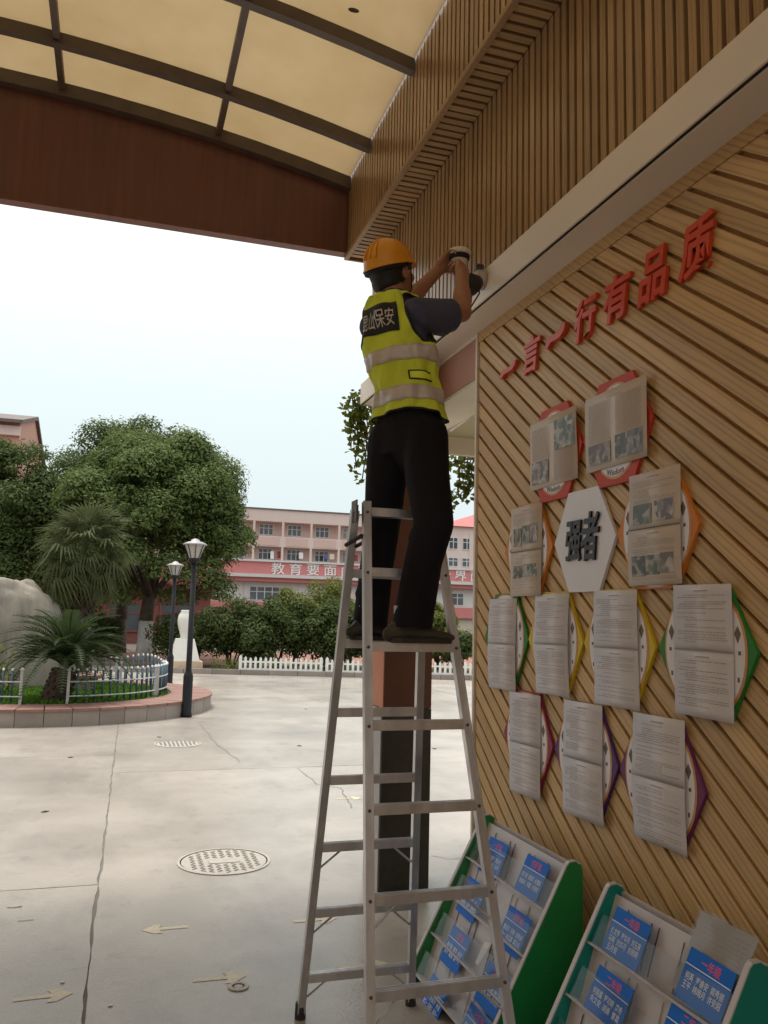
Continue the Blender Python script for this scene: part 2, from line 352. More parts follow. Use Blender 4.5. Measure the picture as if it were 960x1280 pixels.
for i, cs in enumerate([((.06, .06, .05), (.38, .33, .27)), ((.07, .09, .05), (.42, .38, .34)), ((.12, .08, .07), (.45, .38, .33))]):
    m = mat('printed_photo_%d' % i, (.3, .3, .3), rough=.4); t = m.node_tree; b = t.nodes['Principled BSDF']
    g = N(t, 'ShaderNodeNewGeometry'); v = N(t, 'ShaderNodeTexVoronoi'); v.inputs['Scale'].default_value = 38; n_ = N(t, 'ShaderNodeTexNoise'); n_.inputs['Scale'].default_value = 22; n_.inputs['Detail'].default_value = 6
    ad = N(t, 'ShaderNodeVectorMath', operation='MULTIPLY'); t.links.new(g.outputs['Position'], v.inputs['Vector']); t.links.new(g.outputs['Position'], n_.inputs['Vector'])
    t.links.new(v.outputs['Color'], ad.inputs[0]); t.links.new(n_.outputs['Color'], ad.inputs[1])
    s2 = N(t, 'ShaderNodeSeparateXYZ'); t.links.new(ad.outputs[0], s2.inputs[0])
    cr = N(t, 'ShaderNodeValToRGB'); cr.color_ramp.elements[0].color = (*cs[0], 1); cr.color_ramp.elements[1].color = (*cs[1], 1); cr.color_ramp.elements[0].position = .1; cr.color_ramp.elements[1].position = .5
    t.links.new(s2.outputs[0], cr.inputs[0]); t.links.new(cr.outputs[0], b.inputs['Base Color']); photos.append(m)
# translucent canopy sheet
canopy_m = bpy.data.materials.new('canopy_sheet'); canopy_m.use_nodes = True
def _canopy():
    t = canopy_m.node_tree; t.nodes.remove(t.nodes['Principled BSDF']); o_ = t.nodes['Material Output']
    g = N(t, 'ShaderNodeNewGeometry'); n1 = N(t, 'ShaderNodeTexNoise'); n1.inputs['Scale'].default_value = 1.3; n1.inputs['Detail'].default_value = 8; n1.inputs['Roughness'].default_value = .7
    t.links.new(g.outputs['Position'], n1.inputs['Vector'])
    cr = N(t, 'ShaderNodeValToRGB'); cr.color_ramp.elements[0].color = (.56, .475, .345, 1); cr.color_ramp.elements[0].position = .34; e_ = cr.color_ramp.elements.new(.24); e_.color = (.50, .41, .28, 1); cr.color_ramp.elements[-1].color = (.61, .525, .39, 1); cr.color_ramp.elements[1].position = .62
    t.links.new(n1.outputs[0], cr.inputs[0])
    tr = N(t, 'ShaderNodeBsdfTranslucent'); df = N(t, 'ShaderNodeBsdfDiffuse'); ms = N(t, 'ShaderNodeMixShader'); ms.inputs[0].default_value = .28
    t.links.new(cr.outputs[0], tr.inputs[0]); t.links.new(cr.outputs[0], df.inputs[0]); t.links.new(tr.outputs[0], ms.inputs[1]); t.links.new(df.outputs[0], ms.inputs[2]); t.links.new(ms.outputs[0], o_.inputs[0])
_canopy()

# ================================================================== SETTING: ground, plaza, garden bed
def sheet(name, x0, x1, y0, y1, z, m):
    b = MB(); b.add([(x0, y0, z), (x1, y0, z), (x1, y1, z), (x0, y1, z)], [(0, 1, 2, 3)])
    return tag(b.build(name, m), kind='structure')
sheet('ground', -900, 900, -400, 1500, -.06, soil)
plaza = MB().box((-26, -7, -.05), (26, 22.6, -.006)).build('plaza', joint_dark); tag(plaza, kind='structure')
def jag(p, q, amp, step=.1):
    n = max(2, int((Vector(q)-Vector(p)).length/step)); d = (Vector(q)-Vector(p)).normalized(); nrm = Vector((-d.y, d.x))
    pts = []; off = 0
    for i in range(n):
        off = .6*off+rng.uniform(-amp, amp)
        pts.append(Vector(p).lerp(Vector(q), i/n)+nrm*(0 if i == 0 else off))
    return pts
def slab(c, amps=(.004, .004, .004, .004)):
    """c: four corners ccw"""
    pts = []
    for i in range(4): pts += jag(c[i], c[(i+1) % 4], amps[i])
    b = MB(); b.prism([(p.x, p.y) for p in pts], (-.02, 0), lambda u, v, d: (u, v, d*.35)); b.build('concrete_slab', concrete, plaza)
JX = lambda y: -.095+.0177*y                       # the long cracked joint
g = .005
for (y0, y1) in ((-7, .8), (.8, 5.44), (5.44, 10.11), (10.11, 14.8), (14.8, 19.4), (19.4, 22.6)):
    slab([(-4.7, y0+g), (JX(y0)-g, y0+g), (JX(y1)-g, y1-g), (-4.7, y1-g)], (.003, .007, .003, .003))
    slab([(-9.4, y0+g), (-4.7-g*2, y0+g), (-4.7-g*2, y1-g), (-9.4, y1-g)])
slab([(-26, -7), (-9.42, -7), (-9.42, 22.6), (-26, 22.6)])
for (y0, y1) in ((-7, 9.05), (9.05, 16.4), (16.4, 22.6)):
    slab([(JX(y0)+g, y0+.004), (7, y0+.004), (7, y1-.004), (JX(y1)+g, y1-.004)], (.003, .003, .003, .007))
    slab([(7.016, y0+.004), (26, y0+.004), (26, y1-.004), (7.016, y1-.004)])
def crack(pts, wd=.007, name='crack', m=joint_dark, z=.003):
    full = []
    for a, c in zip(pts[:-1], pts[1:]): full += jag(a, c, .012, .06)
    full.append(Vector(pts[-1])); b = MB(); v = []; k = len(full)
    for i, p in enumerate(full):
        d = (full[min(i+1, k-1)]-full[max(i-1, 0)]).normalized(); nn = Vector((-d.y, d.x))*wd*rng.uniform(.3, 1)
        v += [(p.x-nn.x, p.y-nn.y, z), (p.x+nn.x, p.y+nn.y, z)]
    b.add(v, [(2*i, 2*i+1, 2*i+3, 2*i+2) for i in range(k-1)]); b.build(name, m, plaza)
gp = lambda x, y: tuple(on('Z', 0, x, y)[:2])
crack([gp(250, 905), gp(272, 932), gp(285, 940), gp(300, 953)], .006)
crack([gp(372, 960), gp(395, 980), gp(425, 985), gp(440, 1010)], .005)
crack([gp(372, 959), gp(460, 956)], .006)
crack([gp(150, 924), gp(215, 926), gp(252, 925)], .004)
crack([gp(540, 1070), gp(560, 1074), gp(585, 1072)], .004)
for px, py in ((20, 1134), (34, 1151)):
    x, y = gp(px, py); crack([(x-.045, y), (x+.03, y+.004)], .006)
# painted arrows, part of the plaza
def arrow(x, y, ang, s=1.0, wear=0.0):
    P = [(-.12, -.016), (.03, -.016), (.01, -.062), (.05, -.062), (.115, 0), (.05, .062), (.01, .062), (.03, .016), (-.12, .016)]
    c, sn = math.cos(ang), math.sin(ang)
    b = MB(); b.add([(x+s*(u*c-v*sn), y+s*(u*sn+v*c), .002) for u, v in P], [(0, 1, 7, 8), (1, 2, 3, 4), (1, 4, 7), (4, 5, 6, 7)])
    b.build('painted_arrow', yellow_paint, plaza)
for px, py, a in ((55, 1246, .04), (276, 1223, -.02), (206, 1161, math.pi), (395, 1150, .0), (455, 1207, .0), (437, 998, 0)):
    x, y = gp(px, py); arrow(x, y, a)
# manhole covers
def manhole(px, py, r, label, blank=False):
    x, y = gp(px, py); t = thing('manhole_cover', label, 'manhole cover', (x, y, 0), 'iron manhole covers in the plaza')
    b = MB(); b.lathe([(r, 0.001), (r, .006), (r-.018, .007), (r-.018, .001)], (x, y, 0), 40); b.build('rim', iron, t)
    b = MB(); b.lathe([(r-.026, .001), (r-.026, .004)], (x, y, 0), 40); b.build('lid', iron, t)
    b = MB(); n = 9
    for i in range(-n, n+1):
        u = i*(r-.05)/n*1.0; hw = math.sqrt(max(0, (r-.045)**2-u*u))
        k = max(1, int(hw/.05))
        for j in range(-k, k+1):
            if abs(j*.05) < hw-.01 and (blank or abs(u) > .07 or abs(j*.05) > .11):
                s_ = 1 if (i+j) % 2 else -1; cx, cy = x+j*.05, y+u
                b.bar((cx-.014, cy-.010*s_, .0045), (cx+.014, cy+.010*s_, .0045), .008, .005, (0, 0, 1))
    b.build('tread_studs', iron, t)
    if not blank:
        b = MB(); b.box((x-.10, y-.05, .0042), (x+.10, y+.05, .008)); b.build('badge', iron, t)
manhole(280, 1077, .30, 'round patterned iron manhole cover in the foreground concrete, with a plain badge')
manhole(222, 930, .28, 'iron manhole cover lying farther off, in front of the planter kerb', True)
manhole(298, 1234, .045, 'tiny iron drain cap beside the painted arrow', True)
# small litter
for px, py in ((138, 1258), (78, 1229), (403, 996)):
    x, y = gp(px, py); b = MB(); b.ball((x, y, .004), (.012, .008, .004), None, 6, 4)
    tag(b.build('litter', paper), {138: 'white scrap of litter on the ground nearest the camera', 78: 'tiny pale scrap of litter near the cracked joint', 403: 'speck of litter on the bright concrete'}[px], 'litter', 'scraps of litter')

for i in range(14):
    x, y = rng.uniform(-3, 4), rng.uniform(6.5, 15); a = rng.uniform(0, 6.28); c, sn = math.cos(a)*.035, math.sin(a)*.035
    if (x+1.04)**2+(y-15.34)**2 < 8.2: continue
    b = MB(); b.hexa([(x-c, y-sn, .002), (x-sn*.4, y+c*.4, .004), (x+c, y+sn, .003), (x+sn*.4, y-c*.4, .004), (x-c, y-sn, .005), (x-sn*.4, y+c*.4, .010), (x+c, y+sn, .007), (x+sn*.4, y-c*.4, .010)])
    tag(b.build('fallen_leaf', bark), 'small dark fallen leaf on the concrete, '+('left of the cracked joint' if x < JX(y) else 'between joint and ladder' if x < 1.6 else 'beyond the column')+(', near the planter' if y > 11 else ', in the middle distance' if y > 8.5 else ', near the manhole'), 'leaf', 'fallen leaves scattered over the plaza')
# garden bed behind the plaza
def bedline(x): return 24.06-.323*x
b = MB(); P = [(-30, bedline(-12)), (-12, bedline(-12)), (20, bedline(20)), (30, bedline(20)), (30, 45), (-30, 45)]
b.prism(P, (-.055, .05), lambda u, v, d: (u, v, d)); tag(b.build('garden_bed', soil), kind='structure')
b = MB(); b.prism([(-26, 22.5), (26, 22.5), (26, bedline(20)-.1), (20, bedline(20)-.1), (-12, bedline(-12)-.1), (-26, bedline(-12)-.1)], (-.05, -.004), lambda u, v, d: (u, v, d))
tag(b.build('path', concrete), kind='structure')
kb = thing('garden_kerb', 'low grey kerb along the edge of the garden bed behind the plaza', 'kerb', (3, bedline(3), 0))
n = 44
for i in range(n):
    x0, x1 = -12+32*i/n+.006, -12+32*(i+1)/n-.006
    P = [(x0, bedline(x0)-.12), (x1, bedline(x1)-.12), (x1, bedline(x1)), (x0, bedline(x0))]
    MB().prism(P, (-.05, .13), lambda u, v, d: (u, v, d)).build('kerb_stone', kerb_m, kb)

# ================================================================== GATEHOUSE (slatted wall, beam, soffit, fascia)
gh = thing('gatehouse', 'timber slatted gatehouse wall with a pale steel beam and slatted soffit', 'building', (1.9, 2.5, 0))
MB().box((1.90, -3, 0), (2.12, 4.262, 3.20)).build('wall', groove2, gh)
# diagonal slats, clipped to the wall panel
def clip(poly, ax, val, keep_less):
    o = []
    for i in range(len(poly)):
        a, c = poly[i], poly[(i+1) % len(poly)]
        ia = (a[ax] <= val) == keep_less; ic = (c[ax] <= val) == keep_less
        if ia: o.append(a)
        if ia != ic:
            t = (val-a[ax])/(c[ax]-a[ax]); o.append((a[0]+t*(c[0]-a[0]), a[1]+t*(c[1]-a[1])))
    return o
SL, PY = .75, .1277
Y0, Y1, Z0, Z1 = .2, 4.25, .0, 3.165
nsl = 0
k = -int(3.3/.75/PY)
for k in range(-34, 34):
    yt = 4.243-k*PY             # where this slat's groove meets z = 3.2 level
    # slat runs: z - 3.2 = SL*(y - yt)
    hwz = .0388                  # half height measured along z
    poly = [(-3, 3.2+SL*(-3-yt)-hwz-.048), (8, 3.2+SL*(8-yt)-hwz-.048), (8, 3.2+SL*(8-yt)+hwz-.048), (-3, 3.2+SL*(-3-yt)+hwz-.048)]
    for ax, val, kl in ((0, Y0, False), (0, Y1, True), (1, Z0, False), (1, Z1, True)):
        poly = clip(poly, ax, val, kl) if poly else poly
    if len(poly) < 3: continue
    b = MB(); d = rng.uniform(-.001, .001)
    b.prism([p for p in poly], (1.8985, 1.878+d), lambda u, v, dd: (dd, u, v))
    b.build('slat', dia_wood, gh, bevel=.003); nsl += 1
MB().box((1.872, -3, 3.165), (1.899, 4.252, 3.222)).build('top_rail', dia_wood, gh)
MB().box((1.866, 4.2525, 0), (1.906, 4.274, 3.222)).build('edge_trim', white_metal, gh)
b = MB(); b.box((1.70, -3, 3.229), (1.712, 6.10, 3.39)); b.box((1.712, -3, 3.378), (2.1, 6.099, 3.389))
b.build('white_beam', white_metal, gh, bevel=.004)
MB().box((1.713, -3, 3.2295), (1.7235, 6.09, 3.3)).build('beam_gap', black, gh)
b = MB(); b.box((1.724, -3, 3.224), (1.872, 6.10, 3.24)); b.box((1.8722, -3, 3.205), (1.888, 6.10, 3.24)); b.build('beam_plate', white_metal, gh, bevel=.002)
for y in (5.3, 4.47, 3.3, 2.5): MB().lathe([(.008, 0), (.008, .004)], (0, 0, 0), 8, None)
# upper wall
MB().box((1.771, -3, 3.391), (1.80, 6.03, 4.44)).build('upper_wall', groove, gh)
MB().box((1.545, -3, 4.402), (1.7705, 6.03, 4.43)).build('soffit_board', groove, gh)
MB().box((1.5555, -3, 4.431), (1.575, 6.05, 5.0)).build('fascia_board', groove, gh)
PV = .0612
me_v = MB().box((0, -.0205, 0), (.021, .0205, .978)).mesh('vertical_slat', up_wood)
me_s = MB().box((0, -.0205, 0), (.186, .0205, .028)).mesh('soffit_slat', so_wood)
me_f = MB().box((0, -.0205, 0), (.0195, .0205, .602)).mesh('fascia_slat', up_wood)
gb = BASE[gh.name]
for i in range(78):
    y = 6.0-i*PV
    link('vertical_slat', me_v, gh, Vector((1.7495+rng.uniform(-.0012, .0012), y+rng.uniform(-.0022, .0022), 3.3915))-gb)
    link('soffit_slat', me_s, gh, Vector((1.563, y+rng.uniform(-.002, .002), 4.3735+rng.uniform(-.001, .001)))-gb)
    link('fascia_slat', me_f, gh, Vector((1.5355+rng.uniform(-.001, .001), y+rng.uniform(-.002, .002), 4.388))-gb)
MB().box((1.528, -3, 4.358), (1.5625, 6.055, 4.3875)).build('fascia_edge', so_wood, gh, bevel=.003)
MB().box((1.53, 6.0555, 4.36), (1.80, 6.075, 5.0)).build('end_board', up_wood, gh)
MB().box((1.5555, -3, 5.001), (4.6, 6.08, 5.15)).build('roof_slab', brown_metal, gh)
MB().box((1.881, 4.285, 2.97), (2.18, 6.05, 3.204)).build('pink_beam', pink_paint, gh)
MB().box((1.886, 4.285, 2.948), (2.18, 6.05, 2.969)).build('beam_soffit', cream, gh)
MB().box((2.181, 4.28, 3.03), (4.6, 6.05, 3.10)).build('ceiling', olive, gh)
MB().box((2.05, 6.052, 2.895), (4.6, 6.11, 3.035)).build('lintel', white_metal, gh)
MB().box((2.122, 4.15, 0), (4.6, 4.262, 3.02)).build('end_wall', cream, gh)
MB().box((1.801, 6.03, 3.392), (4.6, 6.05, 5.0)).build('gable_wall', cream, gh)
# tube lamp under the passage ceiling
a, c = on('Z', 2.985, 563, 537), on('Z', 2.985, 588, 519)
tl = thing('fluorescent_lamp', 'unlit white fluorescent tube lamp under the passage ceiling', 'lamp', ((a[0]+c[0])/2, (a[1]+c[1])/2, 3.03))
b = MB(); b.bar((a[0], a[1], 3.012), (c[0], c[1], 3.012), .06, .036, (1, 0, 0)); b.build('batten', white_metal, tl)
b = MB(); b.tube([(a[0], a[1], 2.982), (c[0], c[1], 2.982)], .013, 10); b.build('tube', tube_m, tl, True)

# gatehouse under the canopy and block behind, both unseen, added to hold back light
tw = thing('unseen_twin_gatehouse', 'unseen gatehouse block added under the far side of the canopy, keeping light out', 'building', (-6.4, 1.5, 0))
MB().box((-8.4, -3.4, 0), (-4.62, 6.2, 5.15)).build('wall', dia_wood, tw)  # unseen block, added to keep light out under the canopy
MB().box((-4.615, -3.4, 3.2), (-4.45, 6.2, 3.4)).build('unseen_beam', white_metal, tw)
sw = thing('added_light_blocker', 'plain brown block added out of view behind the gate to hold back light', 'building', (0, -14, 0))
MB().box((-24, -20, 0), (24, -13, 6.0)).build('wall', blocker_wall, sw)
# column, the shade on its front put into darker colours
cl = thing('gate_column', 'square column at the wall end, orange above and stone below, its front coloured as in shade', 'column', (1.71, 5.04, 0))
MB().box((1.56, 4.90, 1.06), (1.865, 5.20, 3.223)).build('shaft', orange_paint, cl, bevel=.004)
MB().box((1.563, 4.893, 1.0605), (1.868, 4.8995, 3.2)).build('shaded_front', shaded_orange, cl)
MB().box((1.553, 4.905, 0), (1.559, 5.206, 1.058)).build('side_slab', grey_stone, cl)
MB().box((1.5595, 4.89, 0), (1.868, 5.206, 1.0585)).build('shaded_base', shaded_stone, cl)

# ================================================================== CANOPY
cz = lambda x: 5.315-.0385*(x+1.4)**2
cy0, cy1 = -3.2, 6.06
cn = thing('entrance_canopy', 'arched canopy of dirty translucent cream sheets on brown steel bars', 'canopy', (-1.4, 1.5, 5.3))
XM = [.512-1.0975*i for i in range(-1, 5)]; XM = [x for x in XM if -4.3 < x < 1.5]
edges = [1.53]+XM+[-4.35]
purl = [6.0, 5.42, 4.5, 3.57, 2.64, 1.71, .78, -.15, -1.08, -2.0, -2.95]
def archstrip(b, x0, x1, ya, yb, z0, z1, n=6):
    """box following the arch between x0..x1 (z offsets below the sheet)"""
    xs = [x0+(x1-x0)*i/n for i in range(n+1)]; v = []
    for x in xs: v += [(x, ya, cz(x)+z0), (x, yb, cz(x)+z0), (x, yb, cz(x)+z1), (x, ya, cz(x)+z1)]
    f = [(3, 2, 1, 0), (4*n, 4*n+1, 4*n+2, 4*n+3)]
    for i in range(n):
        for j in range(4): f.append((4*i+j, 4*i+(j+1) % 4, 4*i+4+(j+1) % 4, 4*i+4+j))
    b.add(v, f)
for i in range(len(edges)-1):
    for a, c in zip(purl[:-1], purl[1:]):
        b = MB(); archstrip(b, edges[i]-.004, edges[i+1]+.004, c+.004, a-.004, .0, .008); b.build('roof_sheet', canopy_m, cn)
for y in purl[1:]:
    b = MB(); archstrip(b, 1.532, -4.4, y-.03, y+.03, -.085, -.004, 16); b.build('purlin', purlin_metal, cn)
for x in XM:
    b = MB(); b.box((x-.021, cy0, cz(x)-.062), (x+.021, 5.96, cz(x)-.006)); b.build('mullion', purlin_metal, cn)
b = MB(); archstrip(b, 1.532, -4.4, 5.94, 6.005, -.10, -.003, 16); b.build('purlin', purlin_metal, cn)
# brown front beam: straight below, arched above
b = MB(); n = 16; xs = [1.53-(5.93)*i/n for i in range(n+1)]; v = []
for x in xs: v += [(x, 6.008, 4.415), (x, 6.075, 4.415), (x, 6.075, cz(x)-.03), (x, 6.008, cz(x)-.03)]
f = [(3, 2, 1, 0), (4*n, 4*n+1, 4*n+2, 4*n+3)]
for i in range(n):
    for j in range(4): f.append((4*i+j, 4*i+(j+1) % 4, 4*i+4+(j+1) % 4, 4*i+4+j))
b.add(v, f); b.build('front_beam', brown_metal, cn)
MB().box((-4.4, 5.995, 4.385), (1.53, 6.085, 4.4145)).build('beam_flange', brown_metal, cn)
b = MB(); P = on('Z', cz(1.2)-.002, 442, 15); b.ball((P[0], P[1], cz(P[0])-.012), (.035, .015, .01), None, 10, 6)
tag(b.build('dead_leaf', bark), 'dark dead leaf stuck to the translucent canopy sheet', 'leaf')

# ================================================================== WALL LETTERS AND BOARDS
def wall_pt(x):                       # glyph (u right, v up, w out of the wall) -> world
    return lambda u, v, w_, Y, Z: (x-w_, Y-u, Z+v)
WM = wall_pt(1.878)
def add_glyph(b, text, tw, th, fn, ext=.01, off=.012, res=3, shear=0.0):
    v, f = glyph(text, 1.0, ext, off, res)
    if not v: return
    W_ = max(a[0] for a in v)-min(a[0] for a in v); H_ = max(a[1] for a in v)-min(a[1] for a in v)
    sx = tw/W_; sy = th/H_ if th else sx
    b.add([fn(a[0]*sx+shear*a[1]*sy, a[1]*sy, a[2]) for a in v], f)
SLOG = [('一', 3.827, 2.886, .19, .06), ('言', 3.585, 2.90, .165, .185), ('一', 3.334, 2.907, .19, .08), ('行', 3.09, 2.908, .175, .19), ('有', 2.85, 2.917, .185, .192), ('品', 2.601, 2.912, .168, .195), ('质', 2.351, 2.918, .175, .205)]
lab = ['short wavy red raised letter 一, first of the slogan, nearest the wall end', 'red raised letter 言 between two single-stroke letters', 'wavy red single-stroke letter 一 between 言 and 行', 'red raised letter 行 in the middle of the wall slogan', 'red raised letter 有 just left of 品', 'red raised letter 品 made of three boxes', 'largest red raised letter 质, last of the wall slogan']
for (ch, y, z, tw, th), lb in zip(SLOG, lab):
    b = MB()
    if ch == '一':
        P = [(-.095, -.03), (-.085, -.005), (-.055, .018), (-.02, .008), (.03, .014), (.075, .036), (.095, .034), (.085, .005), (.05, -.016), (0, -.018), (-.04, -.016), (-.07, -.036)]
        b.prism([(u, v*th/.075) for u, v in P], (.004, .028), lambda u, v, d: (1.878-d, y-u, z+v))
    else:
        add_glyph(b, ch, tw, th, lambda u, v, w_: (1.866-w_, y-u, z+v), .008, .024, 4, .18)
    tag(b.build('wall_letter', red_acr), lb, 'letter', 'red letters of the wall slogan')

def ellipse_clip(rx, ry, hz, n=40):
    P = []
    for i in range(n):
        t = 2*math.pi*i/n; u, v = rx*math.cos(t), ry*math.sin(t); P.append((u, max(-hz, min(hz, v))))
    return P
def hexboard(Y, Z, col, label, rim=True, hh=.217, oval=None):
    t = thing('hexagon_board', label, 'board', (1.876, Y, Z), 'hexagonal boards on the slatted wall')
    H = [(-.245, 0), (-.12, -hh), (.12, -hh), (.245, 0), (.12, hh), (-.12, hh)]
    f = lambda u, v, d: (d, Y-u, Z+v)
    MB().prism(H, (1.8765, 1.862), f).build('panel', col, t, bevel=.0015)
    if rim:
        ov = oval or (.205, .222)
        MB().prism(ellipse_clip(ov[0], ov[1], hh-.004), (1.8618, 1.8606), f).build('outline', thin_orange, t)
        MB().prism(ellipse_clip(ov[0]-.009, ov[1]-.01, hh-.007), (1.8604, 1.8592), f).build('face', board_white, t)
        b = MB()
        for s in (-1, 1):
            q = [(s*.165, .085), (s*.18, .06), (s*.165, .03), (s*.15, .06)]
            b.prism(q if s < 0 else q, (1.859, 1.8584), f)
            b.prism([(s*.172-.006, -.006), (s*.172+.006, -.006), (s*.172+.006, .006), (s*.172-.006, .006)], (1.859, 1.8584), f)
            b.prism([(s*.165-.005, -.09), (s*.165+.004, -.09), (s*.165+.004, -.075), (s*.165-.005, -.075)], (1.859, 1.8584), f)
        b.build('emblem', emblem, t)
    return t
C4 = (3.856, 3.365, 2.869, 2.361); C5 = (3.623, 3.116, 2.615)
hexboard(3.365, 2.366, hexcols['red'], 'smaller-looking red hexagon board behind a newsprint sheet, farther along the wall', oval=(.168, .196))
hexboard(2.866, 2.366, hexcols['red'], 'larger-looking red hexagon board behind a newsprint sheet, topmost and nearer the camera', oval=(.168, .196))
hexboard(3.623, 1.945, hexcols['orange'], 'orange hexagon board left of the white board, near the wall end')
hexboard(2.615, 1.945, hexcols['orange'], 'orange hexagon board right of the white board')
wb = hexboard(3.115, 1.945, board_white, 'plain white hexagon board with two black raised letters', False)
hexboard(C4[0], 1.517, hexcols['green'], 'green edged hexagon board closest to the end of the wall')
hexboard(C4[1], 1.517, hexcols['yellow'], 'yellow edged hexagon board beside the far green board')
hexboard(C4[2], 1.517, hexcols['yellow'], 'yellow edged hexagon board beside the near green board')
hexboard(C4[3], 1.517, hexcols['green'], 'big green edged hexagon board nearest the camera')
hexboard(C5[0], 1.056, hexcols['magenta'], 'magenta edged hexagon board, leftmost of the bottom row')
hexboard(C5[1], 1.056, hexcols['violet'], 'violet edged hexagon board in the middle of the bottom row')
hexboard(C5[2], 1.056, hexcols['purple'], 'purple edged hexagon board, rightmost of the bottom row')
for ch, du, dv, tw, th in (('强', -.066, -.004, .128, .175), ('者', .064, .008, .132, .205)):
    b = MB(); add_glyph(b, ch, tw, th, lambda u, v, w_: (1.8618-.0055-w_, 3.115-du-u, 1.95+dv+v), .005, .02, 4, .12)
    b.build('raised_letter', black_acr, wb)
for y in (3.365, 2.866):
    for o in list(bpy.data.objects):
        if o.name.startswith('hexagon_board') and abs(o.location.y-y) < .01 and abs(o.location.z-2.366) < .01:
            b = MB(); add_glyph(b, '·学者·', .16, 0, lambda u, v, w_: (1.8586-w_, y-u, 2.366+.150+v-u*u*3.), .0006, .012); b.build('lettering', ink, o)
            b = MB(); add_glyph(b, 'Wisdom', .12, 0, lambda u, v, w_: (1.8586-w_, y-u, 2.366-.168+v+u*u*2.), .0006, .01); b.build('lettering', ink, o)

# documents in clear sleeves
for pm in (paper, kraft, card_blue):
    t = pm.node_tree; b_ = t.nodes['Principled BSDF']; g_ = N(t, 'ShaderNodeNewGeometry'); n_ = N(t, 'ShaderNodeTexNoise'); n_.inputs['Scale'].default_value = 5; n_.inputs['Detail'].default_value = 1
    mp_ = N(t, 'ShaderNodeMapping'); mp_.inputs['Scale'].default_value = (1, 2.2, .8)
    bp_ = N(t, 'ShaderNodeBump'); bp_.inputs['Strength'].default_value = .6; bp_.inputs['Distance'].default_value = .03
    t.links.new(g_.outputs['Position'], mp_.inputs[0]); t.links.new(mp_.outputs[0], n_.inputs['Vector']); t.links.new(n_.outputs[0], bp_.inputs['Height']); t.links.new(bp_.outputs[0], b_.inputs['Coat Normal'])
    b_.inputs['Coat Roughness'].default_value = .12
def document(y0, y1, z1, z0, label, halves=2, m=paper, pics=(), seed=0, tilt=0.0):
    """sheet hung on the wall from Y=y0 (left) to y1 (right), top z1, bottom z0"""
    rr = random.Random(seed); bw = rr.uniform(.001, .006); W_ = y0-y1; cy, cz_ = (y0+y1)/2, (z0+z1)/2
    t = thing('wall_document', label, 'document', (1.853, cy, cz_), 'printed documents hung on the hexagon boards')
    ct, st = math.cos(tilt), math.sin(tilt)
    def P(u, v, d):                    # u 0..1 from left, v 0..1 from top; a slight bow off the wall
        a, c = (u-.5)*W_, (.5-v)*(z1-z0)
        bow = bw*math.sin(math.pi*min(1, max(0, v)))+.0025*math.sin(5*v+seed)+.003*(u-.5)*math.sin(3*v+2*seed)
        return (1.8562-bow-d, cy-(a*ct-c*st), cz_+a*st+c*ct)
    for h in range(halves):
        v0, v1 = h/halves+.002*h, (h+1)/halves-.004*(h == 0 and halves == 2)
        b = MB(); n = 8; vs = []
        for i in range(n+1):
            v = v0+(v1-v0)*i/n
            for d in (0.0, .0016): vs += [P(0, v, d+h*.0012), P(1, v, d+h*.0012)]
        fs = []
        for i in range(n):
            a = 4*i; fs += [(a+2, a+3, a+7, a+6), (a+1, a, a+4, a+5), (a, a+2, a+6, a+4), (a+3, a+1, a+5, a+7)]
        fs += [(0, 1, 3, 2), (4*n+2, 4*n+3, 4*n+1, 4*n)]
        b.add(vs, fs); b.build('sheet', m, t, True)
    b = MB(); d = .0045
    def dash(u0, u1, v, hgt): b.add([P(u0, v, d), P(u1, v, d), P(u1, v+hgt, d), P(u0, v+hgt, d)], [(3, 2, 1, 0)])
    def busy(u0, u1, v): return any(p[0]-.02 < u1 and u0 < p[1]+.02 and p[2]-.02 < v < p[3]+.01 for p in pics)
    for h in range(halves):
        v = h/halves+.055/halves*1.6; ve = (h+1)/halves-.05
        dash(.38, .62, v, .008); v += .035
        while v < ve:
            ind = rr.choice((.08, .08, .12, .2)); end = rr.choice((.92, .9, .93, .6, .4)) if halves == 2 else .93
            cols = ((ind, end),) if halves == 2 else ((.07, .45), (.53, .93))
            for u0, ue in cols:
                u = u0
                while u < ue:
                    l = rr.uniform(.02, .11)
                    if not busy(u, u+l, v): dash(u, min(u+l, ue), v, .0042)
                    u += l+rr.uniform(.008, .02)
            v += rr.choice((.017, .017, .02, .034)) if halves == 2 else .016
    if b.v: b.build('printed_text', ink2, t)
    for i, (u0, u1, v0, v1) in enumerate(pics):
        b = MB(); n = 3; vs = []
        for k in range(n+1):
            v = v0+(v1-v0)*k/n; vs += [P(u0, v, .0048), P(u1, v, .0048)]
        b.add(vs, [(2*k, 2*k+1, 2*k+3, 2*k+2)[::-1] for k in range(n)]); b.build('printed_photo', photos[(i+seed) % 3], t)
    if halves == 2:
        b = MB(); b.add([P(0, .497, .0046), P(1, .497, .0046), P(1, .506, .0046), P(0, .506, .0046)], [(3, 2, 1, 0)]); b.build('seam', emblem if m is kraft else ink2, t)
document(3.580, 3.150, 2.539, 2.216, 'newsprint sheet with two small photos on the farther red board', 1, kraft, ((.56, .97, .10, .52), (.05, .42, .60, .93)), 1)
document(3.073, 2.643, 2.539, 2.222, 'newsprint sheet with two photos along its foot on the nearer red board', 1, kraft, ((.06, .44, .66, .92), (.52, .95, .62, .92)), 2)
document(3.783, 3.464, 2.152, 1.719, 'tan sheet with two bands of photos left of the white board', 2, kraft, ((.10, .36, .24, .44), (.38, .62, .22, .42), (.64, .88, .21, .42), (.10, .38, .66, .80), (.40, .88, .65, .79)), 3)
